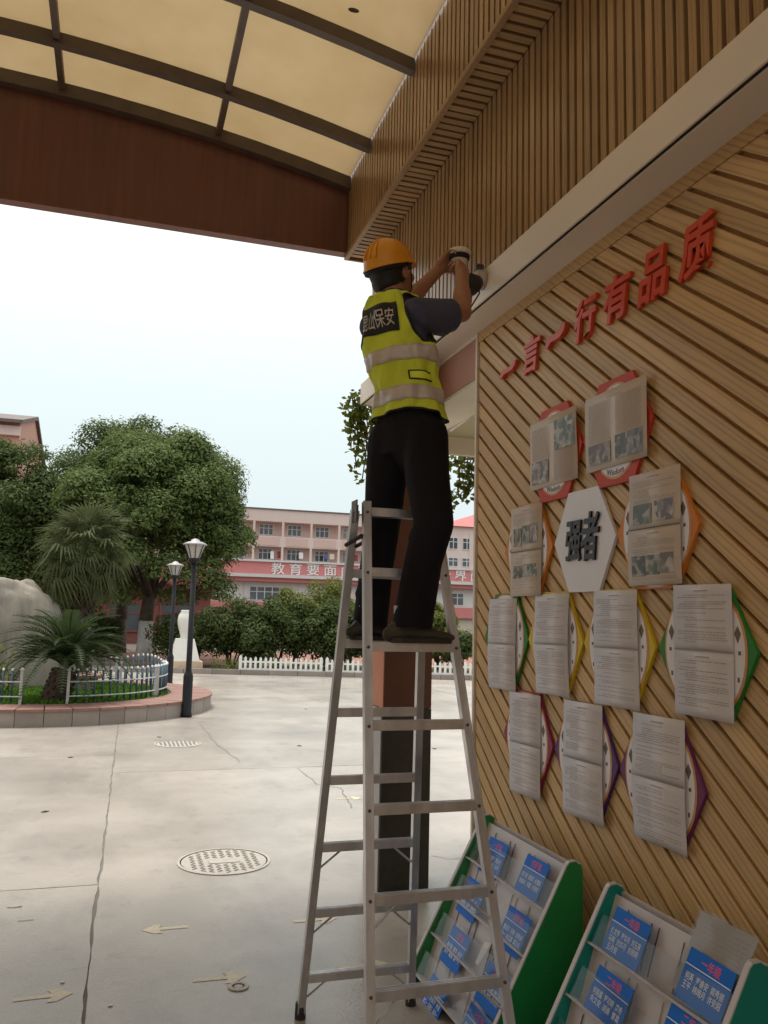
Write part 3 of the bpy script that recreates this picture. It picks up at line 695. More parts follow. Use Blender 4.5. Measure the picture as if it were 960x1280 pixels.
document(2.768, 2.456, 2.163, 1.742, 'tan sheet with four photos right of the white board', 2, kraft, ((.10, .46, .28, .46), (.52, .88, .27, .45), (.08, .34, .74, .92), (.36, .62, .74, .91), (.64, .88, .73, .90)), 4)
document(4.033, 3.724, 1.710, 1.261, 'white printed document on the green board closest to the wall end', 2, paper, (), 5, .0)
document(3.524, 3.221, 1.724, 1.281, 'white printed document on the farther yellow board', 2, paper, (), 6, .005)
document(3.021, 2.719, 1.729, 1.282, 'white printed document on the nearer yellow board', 2, paper, (), 7)
document(2.504, 2.214, 1.736, 1.300, 'white printed document on the big green board nearest the camera', 2, paper, (), 8, -.01)
document(3.785, 3.474, 1.263, 0.800, 'white printed document on the magenta board at the bottom left', 2, paper, (), 9, .02)
document(3.270, 2.964, 1.274, 0.810, 'white printed document on the violet board in the bottom row', 2, paper, (), 10, .015)
document(2.759, 2.461, 1.277, 0.836, 'white printed document on the purple board, lowest and nearest the camera', 2, paper, (), 11, .01)

# ================================================================== BROCHURE RACKS
A_, B_ = Vector((1.69, 0, .69)), Vector((1.35, 0, .055))
sl = (B_-A_).normalized(); slen = (B_-A_).length; inw = Vector((-sl.z, 0, sl.x));
if inw.x < 0: inw = -inw                                  # points into the rack (towards the wall)
def RP(s, y, d): return A_+sl*s+inw*d+Vector((0, y, 0))
ROWS = (0.012, .19, .368, .546, .722)
def rack(ya, yb, col, label):
    """ya: far side, yb: near side"""
    t = thing('brochure_rack', label, 'rack', (1.55, (ya+yb)/2, 0), 'slanted brochure racks standing against the slatted wall')
    prof = [(1.335, 0), (1.75, 0), (1.75, .665), (1.742, .69), (1.72, .702), (1.695, .70), (1.683, .688), (1.338, .055)]
    for y, s in ((ya, 1), (yb, -1)):
        MB().prism(prof, (y-.008, y+.008), lambda u, v, d: (u, d, v)).build('side_panel', col, t, bevel=.002)
        b = MB(); ed = [(1.335, 0), (1.338, .055), (1.683, .688), (1.695, .70), (1.72, .702), (1.742, .69)]
        for p, q in zip(ed[:-1], ed[1:]): b.bar((p[0]-.002, y, p[1]+.001), (q[0]-.002, y, q[1]+.001), .0185, .005, (0, 1, 0))
        b.build('edge_strip', rack_white, t)
        b = MB()
        for k in range(9):
            p = RP(.04+k*.08, y, -.004); b.ball(p, .0045, None, 6, 4)
            if k % 3 == 0: b.ball((1.60+.04*math.sin(k), y-.009*(1 if y == yb else -1), .15+k*.055), (.006, .003, .006), None, 6, 4)
        b.build('screws', bolt_m, t)
    MB().box((1.736, yb+.009, 0), (1.748, ya-.009, .675)).build('back_panel', rack_white, t)
    ia, ib = yb+.0085, ya-.0085
    for i in range(4):
        s0, s1 = ROWS[i], ROWS[i+1]
        b = MB(); c = [RP(s0-.006 if i == 0 else s0, ia, .030), RP(s0-.006 if i == 0 else s0, ib, .030), RP(s1, ib, .060), RP(s1, ia, .060)]
        b.hexa([p+inw*.006 for p in c]+c); b.build('tier_board', rack_white, t)
        b = MB(); b.hexa([RP(s1-.004, ia, .004), RP(s1-.004, ib, .004), RP(s1-.004, ib, .060), RP(s1-.004, ia, .060), RP(s1+.002, ia, .004), RP(s1+.002, ib, .004), RP(s1+.002, ib, .060), RP(s1+.002, ia, .060)]); b.build('tier_ledge', rack_white, t)
        b = MB()
        for k in (.2, .36, .42, .62, .68, .86):
            y = ia+(ib-ia)*(k+.015*math.sin(7*k+i)); c = [RP(s0+.02, y-.0014, .0315), RP(s0+.02, y+.0014, .0315), RP(s1-.01, y+.0014, .057), RP(s1-.01, y-.0014, .057)]
            b.hexa([p-inw*.0002 for p in c]+[p-inw*.003 for p in c])
        b.build('divider_lines', grey_plastic if i % 2 else bolt_m, t)
        b = MB(); c = [RP(s1-.105, ia+.002, .002), RP(s1-.105, ib-.002, .002), RP(s1-.003, ib-.002, .002), RP(s1-.003, ia+.002, .002)]
        b.hexa([p+inw*.0015 for p in c]+c); b.build('pocket_front', acryl, t)
        b = MB(); b.bar(RP(s1+.001, ia, .0), RP(s1+.001, ib, .0), .004, .004, (1, 0, 0)); b.build('pocket_rail', rack_white, t)
    return t
rack(3.72, 2.95, rack_green, 'green sided brochure rack behind the ladder, near the wall end')
rack(2.672, 1.985, rack_teal, 'teal sided brochure rack nearest the camera, with a sheet stuck in its top')

SUR = '王李张陈刘杨赵黄周吴徐孙朱马胡林郭何高罗郑梁谢宋唐许邓韩冯曹'; GIV = '嘉江安平文华明月海春云英秀丽玉超晨宇新雨晴欣子一思雪可乐佳宁'
def card(s, y, head, label, rows=2, wd=.112, ht=.152, seed=0, rot=0.0, bent=False, d0=.012):
    rr = random.Random(seed)
    t = thing('name_card', label, 'card', RP(s, y, d0), 'blue name cards in the brochure racks')
    cr_, sr_ = math.cos(rot), math.sin(rot)
    def P(u, v, d):                 # u right (towards -Y), v up the slope
        a, c = u*cr_-v*sr_, u*sr_+v*cr_
        return tuple(RP(s-c, y-a, d0+.006*(ht/2-c)/ht-d))
    def quad(b, u0, u1, v0, v1, d): b.add([P(u0, v0, d), P(u1, v0, d), P(u1, v1, d), P(u0, v1, d)], [(0, 1, 2, 3)])
    b = MB(); c4 = [(-wd/2, -ht/2), (wd/2, -ht/2), (wd/2, ht/2), (-wd/2, ht/2)]
    b.hexa([P(u, v, 0) for u, v in c4]+[P(u, v, .0015) for u, v in c4]); b.build('card', card_blue, t)
    b = MB(); quad(b, -wd/2+.001, wd/2-.001, ht*.17, ht*.17+.003, .0019); b.build('rule', card_white, t)
    b = MB(); add_glyph(b, head, wd*.42, wd*.16, lambda u, v, w_: P(u+.004, v+ht*.33, .0019), 0, .012, 2); b.build('heading', card_red, t)
    b = MB()
    for r in range(rows):
        tx = '  '.join(rr.choice(SUR)+''.join(rr.choice(GIV) for _ in range(rr.choice((1, 2, 2)))) for _ in range(3 if r < rows-1 or rows == 2 else 1))
        w_r = wd*(.84 if r < 2 else .3)
        add_glyph(b, tx, w_r, wd*.115, lambda u, v, w_: P(u-(0 if r < 2 else wd*.24), v-ht*(.02+.17*r), .0019), 0, .012, 1)
    b.build('names', card_white, t)
def rackpt(x, y):
    d = (x-480)/FPX*rt-(y-640)/FPX*up+fw; o = np.array([0, 0, EYE]); q = RP(0, 0, .008); nn = np.array(inw)
    tt = np.dot(np.array(q)-o, nn)/np.dot(d, nn); p = Vector(o+tt*d); return (p-A_).dot(sl), p.y
for i, (px, py, hd, rows, lb) in enumerate([
    (616, 1072, '一班组', 2, 'blue name card at the top left of the rack behind the ladder'),
    (664, 1097, '四班组', 2, 'blue name card at the top right of the green sided rack'),
    (588, 1124, '二班组', 2, 'blue name card left in the second row of the green rack, above a rung'),
    (641, 1164, '五班组', 2, 'blue name card in the second row of the green rack, right of the ladder leg'),
    (568, 1186, '三班组', 2, 'blue name card with a white leaflet behind it, third row of the green rack'),
    (614, 1236, '六班组', 2, 'blue name card in the third row of the green rack, crossed by the ladder leg'),
    (541, 1250, '四班组', 2, 'blue name card at the lower left of the green rack, on the lowest visible rung'),
    (591, 1290, '七班组', 2, 'blue name card at the very bottom of the green rack, cut by the picture edge'),
    (782, 1172, '一年级', 3, 'blue name card with three lines of names, top left of the teal rack'),
    (880, 1231, '一年级', 2, 'blue name card at the top right of the teal rack, before the clear sleeve'),
    (759, 1249, '二年级', 2, 'blue name card with a pinkish heading in the second row of the teal rack'),
    (856, 1302, '二年级', 2, 'blue name card at the bottom edge of the picture in the teal rack')]):
    s, y = rackpt(px, py); card(s, y, hd, lb, rows, .185 if i < 8 else .195, .152 if i < 8 else .145, 20+i, rng.uniform(-.025, .025), d0=.008)
# leaflet and clear sleeve
s, y = rackpt(602, 1190); b = MB()
b.hexa([RP(s-.05, y-.03, .016), RP(s-.035, y+.03, .02), RP(s+.05, y+.035, .022), RP(s+.05, y-.01, .012), RP(s-.05, y-.03, .015), RP(s-.035, y+.03, .019), RP(s+.05, y+.035, .021), RP(s+.05, y-.01, .011)])
tag(b.build('leaflet', paper), 'bent white leaflet stuck behind a blue card in the green rack', 'leaflet')
t = thing('document_sleeve', 'clear plastic sleeve holding a grey printed sheet at the top of the teal rack', 'sleeve', (1.66, 2.1, .75))
q = [RP(-.075, 2.255, .03), RP(-.075, 2.02, .03), RP(.16, 2.02, .022), RP(.16, 2.255, .022)]
b = MB(); b.hexa([Vector(p)+inw*.001 for p in q]+q); b.build('sheet', grey_sheet, t)
b = MB(); q2 = [p-inw*.003+Vector((0, dy, 0)) for p, dy in zip(q, (.008, -.008, -.008, .008))]; q2[0] = q2[0]-sl*.008; q2[1] = q2[1]-sl*.008
b.hexa([p+inw*.001 for p in q2]+q2); b.build('sleeve', acryl, t)
b = MB()
for r in range(14):
    yy = 2.225; 
    while yy > 2.05:
        l = rng.uniform(.01, .03); s0 = -.05+r*.0135; c = [RP(s0, yy, .029-.0005*r), RP(s0, yy-l, .029-.0005*r), RP(s0+.003, yy-l, .029-.0005*r), RP(s0+.003, yy, .029-.0005*r)]; b.add(c, [(3, 2, 1, 0)]); yy -= l+.006
b.build('printed_text', ink2, t)

# ================================================================== STEP LADDER
ld = thing('step_ladder', 'worn aluminium A-frame step ladder standing open under the beam', 'ladder', (1.05, 3.0, 0))
FL = (Vector((.872, 3.0, 2.03)), Vector((.812, 2.56, .01))); FR = (Vector((1.145, 3.0, 2.03)), Vector((1.316, 2.56, .01)))
BL = (Vector((.838, 3.035, 2.0)), Vector((.803, 3.515, .01))); BR = (Vector((1.118, 3.035, 2.0)), Vector((1.272, 3.515, .01)))
def atz(st, z): t_ = (st[0].z-z)/(st[0].z-st[1].z); return st[0].lerp(st[1], t_)
for st, s in ((FL, 1), (FR, -1), (BL, 1), (BR, -1)):
    b = MB(); d = (st[1]-st[0]).normalized(); b.bar(st[0], st[1], .030, .022, (1, 0, 0))
    ax = Vector((1, 0, 0)); ax = (ax-d*ax.dot(d)).normalized(); ay = d.cross(ax)
    for sy in (-1, 1):                       # raised flanges of the channel section
        b.bar(st[0]+ax*.0125+ay*.0125*sy, st[1]+ax*.0125+ay*.0125*sy, .005, .003, (1, 0, 0)); b.bar(st[0]-ax*.0125+ay*.0125*sy, st[1]-ax*.0125+ay*.0125*sy, .005, .003, (1, 0, 0))
    b.build('stile', alu, ld)
    b = MB(); b.tube([st[1]+Vector((0, 0, .05))-d*0, st[1]-Vector((0, 0, .01))], [.021, .023], 10); b.build('rubber_foot', rubber, ld)
ZR = (.165, .433, .698, .965, 1.231, 1.497, 1.763, 1.99)
for z in ZR:
    for (l, r), fy in (((FL, FR), -1), ((BL, BR), 1)):
        if fy == 1 and z > 1.9: continue
        p, q = atz(l, z), atz(r, z); e = Vector((.0155, 0, 0)); dep = .044 if z > 1.45 and fy < 0 else .034
        b = MB(); b.bar(p+e, q-e, dep, .030, (0, 1, 0))
        for k in (-1, 0, 1): b.bar(p+e+Vector((0, k*.010, .0165)), q-e+Vector((0, k*.010, .0165)), .004, .003, (0, 1, 0))
        b.build('rung', alu, ld)
        b = MB()
        for st in (l, r):
            c = atz(st, z); b.lathe([(.0055, 0), (.0055, .005), (.003, .007)], c+Vector((0, fy*.0115, 0)), 8, Matrix.Rotation(R(90)*(1 if fy < 0 else -1), 3, 'X'))
        b.build('bolts', bolt_m, ld)
    if z < .8:
        for l, r, fy in ((BL, BR, 1), (FL, FR, -1)):
            for st, s in ((l, 1), (r, -1)):
                c = atz(st, z-.085); b = MB(); k = atz(st, z)+Vector((s*.095, 0, -.012)); b.tube([c+Vector((s*.012, 0, 0)), k], .0045, 6); b.build('brace', alu, ld)
for x, st in ((.853, FL), (1.133, FR)):
    b = MB(); b.box((x-.024, 2.985, 1.95), (x-.019, 3.055, 2.035)); b.box((x-.02, 3.018, 1.96), (x-.006, 3.034, 2.02)); b.build('hinge', bolt_m, ld)
b = MB(); b.tube([atz(FL, 1.90)+Vector((-.018, .005, 0)), atz(BL, 1.87)+Vector((-.02, 0, 0)), atz(BL, 1.86)+Vector((.01, .02, 0)), atz(FL, 1.88)+Vector((.0, .016, 0)), atz(FL, 1.90)+Vector((-.018, .005, 0))], .008, 8); b.build('lock_strap', rubber, ld)

# ================================================================== CAMERA BEING FITTED
jc = Vector((1.70, 3.80, 3.335))
jb = thing('junction_box', 'round grey junction box fixed on the pale beam beside the worker', 'junction box', jc)
MX = Matrix.Rotation(R(-90), 3, 'Y')
b = MB(); b.lathe([(.052, 0), (.052, .018), (.046, .045), (.034, .052)], jc, 24, MX); b.build('housing', grey_plastic, jb, True)
b = MB(); b.box(jc+Vector((-.05, -.015, .045)), jc+Vector((-.005, .015, .07))); b.box(jc+Vector((-.045, -.02, .067)), jc+Vector((-.01, .02, .076))); b.build('clamp', bolt_m, jb)
dc = Vector(on('Y', 3.36, 574, 321))
dm = thing('security_camera', 'small white dome camera with a black band held in the worker\'s hands', 'camera', dc)
b = MB(); b.lathe([(.050, .004), (.052, .01), (.052, .022), (.046, .030)], dc, 28); b.build('base_plate', white_plastic, dm, True)
b = MB(); b.lathe([(.044, -.016), (.047, -.01), (.047, .0035)], dc, 28); b.build('band', piping_m, dm, True)
b = MB(); b.ball(dc+Vector((0, 0, -.018)), (.038, .038, .034)); b.build('dome', white_plastic, dm, True)
cbl = thing('cable_boot', 'black cable boot tapering from the hands to the junction box', 'cable', jc+Vector((-.06, 0, 0)))
b = MB(); a0 = Vector(on('Y', 3.38, 587, 356)); b.tube([a0-Vector((.03, .03, .01)), a0, a0.lerp(jc, .35), a0.lerp(jc, .7)+Vector((-.02, 0, -.01)), jc+Vector((-.05, -.01, -.005))], [.045, .052, .040, .022, .010], 12); b.build('boot', rubber, cbl, True)
b = MB(); b.tube([jc+Vector((-.03, -.01, -.04)), jc+Vector((-.05, -.06, -.10)), a0+Vector((.05, .12, -.07)), a0+Vector((.02, .02, -.04))], .004, 6); b.build('wire', rubber, cbl, True)
# ================================================================== THE WORKER
def remesh(name, b, voxel, m, parent, smooth=6, factor=.5, cut=()):
    me = bpy.data.meshes.new('tmp'); me.from_pydata(b.v, [], b.f); me.update()
    o = bpy.data.objects.new('tmp', me); COL.objects.link(o)
    r = o.modifiers.new('r', 'REMESH'); r.mode = 'VOXEL'; r.voxel_size = voxel
    s = o.modifiers.new('s', 'SMOOTH'); s.iterations = smooth; s.factor = factor
    dg = bpy.context.evaluated_depsgraph_get(); dg.update()
    ev = bpy.data.meshes.new_from_object(o.evaluated_get(dg)); bpy.data.objects.remove(o); bpy.data.meshes.remove(me)
    for co, no, ctr, rad in cut:                  # clean open ends: hems and cuffs
        bm_ = bmesh.new(); bm_.from_mesh(ev); co, no = Vector(co), Vector(no)
        fs = [f for f in bm_.faces if ctr is None or (f.calc_center_median()-Vector(ctr)).length < rad]
        ge = set(fs)
        for f in fs: ge.update(f.edges); ge.update(f.verts)
        bmesh.ops.bisect_plane(bm_, geom=list(ge), plane_co=co, plane_no=no)
        kill = [f for f in bm_.faces if (f.calc_center_median()-co).dot(no) > 1e-5 and (ctr is None or (f.calc_center_median()-Vector(ctr)).length < rad+.02)]
        bmesh.ops.delete(bm_, geom=kill, context='FACES'); bm_.to_mesh(ev); bm_.free()
    off = BASE[parent.name]; ev.transform(Matrix.Translation(-off)); ev.materials.clear(); ev.materials.append(m)
    ev.polygons.foreach_set('use_smooth', [True]*len(ev.polygons)); ev.name = name
    p = link(name, ev, parent); BASE[p.name] = off; return p
def capsule(b, p, q, r1, r2, n=14):
    p, q = Vector(p), Vector(q); b.tube([p, q], [r1, r2], n); b.ball(p, r1, None, n, 8); b.ball(q, r2, None, n, 8)
def chain(b, pts, rad):
    for i in range(len(pts)-1): capsule(b, pts[i], pts[i+1], rad[i], rad[i+1])

pe = thing('person', 'worker in orange helmet and yellow vest standing on the step ladder, arms raised', 'person', (1.02, 3.0, 1.513))
PHI = R(56); TF = Vector((math.sin(PHI), math.cos(PHI), 0)); TR = Vector((math.cos(PHI), -math.sin(PHI), 0)); TU = Vector((0, 0, 1))
# torso rings: z, centre, half width, half depth
TOR = [(2.33, 1.05, 3.025, 0.1232, 0.1008), (2.385, 1.047, 3.03, 0.1232, 0.1008), (2.47, 1.04, 3.04, 0.1179, 0.0936), (2.56, 1.026, 3.055, 0.1232, 0.0954), (2.66, 1.012, 3.07, 0.1346, 0.0972), (2.74, 1.004, 3.085, 0.1408, 0.0936), (2.8, 0.998, 3.095, 0.1338, 0.0846), (2.845, 0.996, 3.105, 0.1056, 0.072), (2.88, 0.997, 3.115, 0.0795, 0.0698), (2.905, 1.0, 3.12, 0.064, 0.064)]
def torso(z, th, off=0.0, flare=0.0):
    """point of the torso surface; th = 0 at the middle of the back, 90 deg at the right side"""
    zs = [t[0] for t in TOR]
    vals = [np.interp(z, zs, [t[k] for t in TOR]) for k in (1, 2, 3, 4)]
    a, d = vals[2]+off, vals[3]+off
    c, s = math.cos(th), math.sin(th); ex = .86
    u = a*math.copysign(abs(s)**ex, s); v = d*math.copysign(abs(c)**ex, c)
    return Vector((vals[0], vals[1], z))+TR*u-TF*v
SR = Vector((1.070, 2.985, 2.785)); SL_ = Vector((.928, 3.205, 2.785))
ER = Vector((1.285, 3.085, 2.855)); WR = Vector((1.328, 3.20, 3.075))
EL = Vector((1.10, 3.36, 2.93)); WL = Vector((1.295, 3.40, 3.165))
HR, HL = Vector((1.095, 2.945, 2.31)), Vector((.985, 3.085, 2.31))
KR, KL = Vector((1.075, 2.84, 1.945)), Vector((.985, 3.165, 1.935))
AR, AL = Vector((1.015, 2.885, 1.60)), Vector((.935, 3.135, 1.60))
# body: head, neck, arms, hands, trunk and legs in one surface
b = MB()
hd = R(60); HF = Vector((math.sin(hd)*math.cos(R(20)), math.cos(hd)*math.cos(R(20)), math.sin(R(20)))).normalized()
HS = HF.cross(TU).normalized(); HU = HS.cross(HF).normalized()          # HS: the head's right
HC = Vector((.996, 3.155, 3.008)); MH = Matrix((HS, HF, HU)).transposed()
hp = lambda s, f, u: HC+HS*s+HF*f+HU*u
b.ball(hp(0, -.005, .02), (.073, .092, .088), MH, 20, 14)
b.ball(hp(0, .035, -.035), (.056, .056, .072), MH, 16, 12); b.ball(hp(0, .058, -.078), (.030, .026, .022), MH)
capsule(b, hp(0, .078, .012), hp(0, .103, -.022), .010, .014); b.ball(hp(0, .092, -.058), (.022, .010, .009), MH)
for s in (-1, 1):
    b.ball(hp(s*.074, .002, -.012), (.010, .022, .033), MH); b.ball(hp(s*.030, .078, .022), (.024, .012, .009), MH); b.ball(hp(s*.04, .062, -.03), (.022, .025, .022), MH)
capsule(b, (1.0, 3.118, 2.86), hp(0, -.015, -.05), .058, .052)
chain(b, [SR, ER, WR], [.046, .040, .028]); chain(b, [SL_, EL, WL], [.046, .040, .028])
capsule(b, WR.lerp(ER, .72), WR.lerp(ER, .45), .043, .036); capsule(b, WL.lerp(EL, .72), WL.lerp(EL, .45), .043, .036)
capsule(b, (1.045, 3.03, 2.36), (1.0, 3.09, 2.72), .075, .075); capsule(b, SR, SL_, .045, .045)
chain(b, [HR, KR, AR], [.05, .045, .038]); chain(b, [HL, KL, AL], [.05, .045, .038]); capsule(b, HR, HL, .05, .05)
def hand(b, W, fwd, pn, side, curl, spread=1.0, L=1.0):
    fwd = fwd.normalized(); pn = (pn-fwd*pn.dot(fwd)).normalized(); lat = fwd.cross(pn)*side      # lat: towards the little finger
    capsule(b, W, W+fwd*.02, .026, .027)
    ln = (.92, 1.0, .96, .78); cu = (1.0, 1.08, 1.12, 1.2)
    for i in range(4):
        o = (i-1.5)*.0195; k = W+fwd*(.082-.004*abs(i-1.2))*L+lat*o*1.05
        capsule(b, W+fwd*.012+lat*o*.75, k, .0165, .0115)
        p = k; ang = curl*cu[i]*.55; r = .0108 if i < 3 else .0092
        for seg, l in enumerate((.041, .026, .021)):
            d = fwd*math.cos(ang)+pn*math.sin(ang)+lat*(i-1.5)*.06*spread; q = p+d.normalized()*l*ln[i]*L
            capsule(b, p, q, r, r*.9, 10); p = q; r *= .9; ang += curl*cu[i]*.75
    t0 = W+fwd*.025-lat*.028; t1 = t0+(fwd*.55-lat*.6+pn*.45).normalized()*.036; t2 = t1+(fwd*.75-lat*.15+pn*.6).normalized()*.030; t3 = t2+(fwd*.7+lat*.25+pn*.6).normalized()*.024
    capsule(b, W+fwd*.012-lat*.012, t0, .017, .015); capsule(b, t0, t1, .014, .0115); capsule(b, t1, t2, .011, .0098); capsule(b, t2, t3, .0098, .0082)
hand(b, WR, (dc+Vector((.004, -.055, -.02)))-WR, dc-WR, 1, .95)
hand(b, WL, (dc+Vector((-.045, .02, .0)))-WL+Vector((.01, 0, .01)), dc+Vector((.02, -.06, -.05))-WL, -1, .95)
body = remesh('body', b, .0052, skin, pe, 4)
def sub(name, bm_, m, smooth=True): return bm_.build(name, m, pe, smooth)
# face details
for s in (-1, 1):
    b = MB(); b.ball(hp(s*.030, .083, .008), (.012, .006, .006), MH, 10, 6); sub('eye', b, hair_m)
    b = MB(); b.ball(hp(s*.030, .088, .024), (.020, .005, .004), MH, 10, 6); sub('eyebrow', b, hair_m)
# hair: back and sides of the skull below the helmet
b = MB(); b.ball(hp(0, -.022, .012), (.078, .084, .088), MH, 22, 16); b.ball(hp(0, -.045, -.038), (.064, .056, .050), MH, 16, 12)
for s in (-1, 1): b.ball(hp(s*.066, .022, .012), (.014, .018, .036), MH, 10, 8)
remesh('hair', b, .006, hair_m, pe, 3)
# helmet
rim, dome_ = [], []
b = MB(); nn_ = 32; rings = []
for ph in np.linspace(0, math.pi/2, 9)[:-1]:
    rings.append([(.097*math.cos(ph)*math.cos(t), .114*math.cos(ph)*math.sin(t), .112*math.sin(ph)) for t in np.linspace(0, 2*math.pi, nn_, False)])
def hel(p): return hp(p[0], p[1]-.004, p[2]+.030)
vs = []; 
brim = [(x*(1.07)+0, y*1.05+(.012*max(0, y/.114)**2), z-.006-.008*max(0, y/.114)) for x, y, z in rings[0]]
under = [(x*.97, y*.97, z-.004) for x, y, z in rings[0]]
low = [(x, y, z-.005) for x, y, z in brim]
allr = [under, low, brim, [(x, y, z+.004) for x, y, z in rings[0]]]+rings[1:]
for rr_ in allr: vs += [hel(p) for p in rr_]
vs.append(hel((0, 0, .1125))); k = len(allr); fs = [(i*nn_+j, i*nn_+(j+1) % nn_, (i+1)*nn_+(j+1) % nn_, (i+1)*nn_+j) for i in range(k-1) for j in range(nn_)]
fs += [((k-1)*nn_+j, (k-1)*nn_+(j+1) % nn_, len(vs)-1) for j in range(nn_)]
b.add(vs, fs)
for s in (-1, 0, 1):      # crown ribs
    pts = [hel((s*.033*math.cos(a), .116*math.cos(a), .1125*math.sin(a)*(1 if s == 0 else .955))) for a in np.linspace(.35, math.pi-.3, 14)]
    b.tube(pts, .0045, 6)
hm = sub('helmet', b, helmet_m)
b = MB(); pts = [hel((.093*math.cos(a), .107*math.sin(a), -.018)) for a in np.linspace(math.pi*1.03, math.pi*1.97, 16)]; b.tube(pts, .009, 6)
b.build('headband', piping_m, hm, True)
b = MB()
for s in (-1, 1): b.tube([hel((s*.09, .03, -.01)), hp(s*.078, .03, -.03), hp(s*.05, .05, -.08), hp(0, .062, -.102)], .003, 5, False)
b.build('chin_strap', piping_m, hm)
# shirt: trunk with sleeves
b = MB(); vs = []; zz = np.linspace(2.34, 2.902, 18); n = 28
for z in zz: vs += [torso(z, 2*math.pi*j/n, -.010) for j in range(n)]
fs = [(i*n+j, i*n+(j+1) % n, (i+1)*n+(j+1) % n, (i+1)*n+j) for i in range(len(zz)-1) for j in range(n)]+[tuple(range(n))[::-1], tuple((len(zz)-1)*n+j for j in range(n))]
b.add(vs, fs)
chain(b, [SR+Vector((-.02, .01, .0)), SR.lerp(ER, .45)+Vector((0, 0, -.008)), SR.lerp(ER, .80)+Vector((0, 0, -.012))], [.066, .067, .070])
chain(b, [SL_+Vector((.01, -.01, 0)), SL_.lerp(EL, .45), SL_.lerp(EL, .8)], [.060, .060, .060])
capsule(b, SR+Vector((0, 0, -.02)), SR.lerp(ER, .5)+Vector((0, 0, -.05)), .055, .045)
for th in np.linspace(0, 2*math.pi, 24, False): b.ball(torso(2.897, th, .001), .010, None, 6, 5)
sdir = (ER-SR).normalized(); sdl = (EL-SL_).normalized()
remesh('shirt', b, .0075, navy, pe, 4, cut=[(SR.lerp(ER, .66), sdir, SR.lerp(ER, .92), .14), (SL_.lerp(EL, .66), sdl, SL_.lerp(EL, .92), .12)])
# trousers
b = MB(); vs = []; zz = np.linspace(2.22, 2.40, 8)
for z in zz: vs += [torso(max(z, 2.34), 2*math.pi*j/n, .004-.10*max(0, 2.30-z)) for j in range(n)] if z >= 2.34 else [torso(2.34, 2*math.pi*j/n, .006)+Vector((0, 0, z-2.34)) for j in range(n)]
fs = [(i*n+j, i*n+(j+1) % n, (i+1)*n+(j+1) % n, (i+1)*n+j) for i in range(len(zz)-1) for j in range(n)]+[tuple(range(n))[::-1], tuple((len(zz)-1)*n+j for j in range(n))]
b.add(vs, fs)
chain(b, [HR+Vector((-.012, 0, -.02)), HR.lerp(KR, .5)+Vector((-.012, 0, 0)), KR+Vector((.008, 0, 0)), KR.lerp(AR, .4), AR+Vector((0, 0, -.07))], [.088, .084, .074, .070, .075])
chain(b, [HL+Vector((0, 0, -.02)), HL.lerp(KL, .5), KL, KL.lerp(AL, .4), AL+Vector((0, 0, -.07))], [.088, .082, .071, .067, .069])
b.ball((1.05, 3.0, 2.24), (.08, .095, .09))
rf = random.Random(4)
for A0, A1 in ((KR, AR), (KL, AL)):                     # cloth folds
    for i in range(7):
        c = A0.lerp(A1, rf.uniform(.1, .98)); a = rf.uniform(0, 6.28); q = Vector((math.cos(a), math.sin(a), 0))*.046
        capsule(b, c+q, c+Vector((-q.x, q.y, .05)), .026, .022, 8)
remesh('trousers', b, .009, trousers_m, pe, 5, cut=[((0, 0, 1.570), (0, 0, -1), None, 0)])
# shoes and socks
def shoe(A, yaw, m, L=.235, lift=0.0):
    b = MB(); f = Vector((math.cos(yaw), math.sin(yaw), 0)); s = Vector((-f.y, f.x, 0)); z0 = 1.5145
    h0 = Vector((A.x, A.y, 0))-f*.058
    prof = [(0, .028, .05), (.03, .036, .075), (.07, .038, .088), (.105, .039, .07), (.15, .043, .05), (.19, .042, .040), (.225, .033, .030), (L+.005, .016, .020)]
    for t, hw, hh in prof:
        p = h0+f*t; b.ball(Vector((p.x, p.y, z0+hh*.5+.004)), (hw, hw, hh*.5+.003), None, 12, 8)
    for (t, hw, hh), (t2, hw2, hh2) in zip(prof[:-1], prof[1:]):
        p = h0+f*(t+t2)/2; b.ball(Vector((p.x, p.y, z0+(hh+hh2)*.25+.004)), ((hw+hw2)/2, (hw+hw2)/2, (hh+hh2)*.25), None, 12, 8)
    o = remesh('shoe', b, .006, m, pe, 3)
    v = MB(); pts = []
    for t, hw, hh in prof: pts.append(((h0+f*t-s*(hw+.003)), ))
    poly = [h0+f*t-s*(hw+.003) for t, hw, hh in prof]+[h0+f*t+s*(hw+.003) for t, hw, hh in prof[::-1]]
    k = len(poly); v.add([(p.x, p.y, z0-.001) for p in poly]+[(p.x, p.y, z0+.016) for p in poly], [tuple(range(k))[::-1], tuple(range(k, 2*k))]+[(i, (i+1) % k, k+(i+1) % k, k+i) for i in range(k)])
    v.build('sole', shoe_m, o)
    c = MB(); c.tube([Vector((A.x, A.y, z0+.06)), Vector((A.x, A.y, z0+.13))], [.040, .042], 14); sub('sock', c, sock_m)
shoe(AR+Vector((-.02, .0, 0)), R(4), shoe_green); shoe(AL+Vector((-.01, -.005, 0)), R(10), shoe_m)
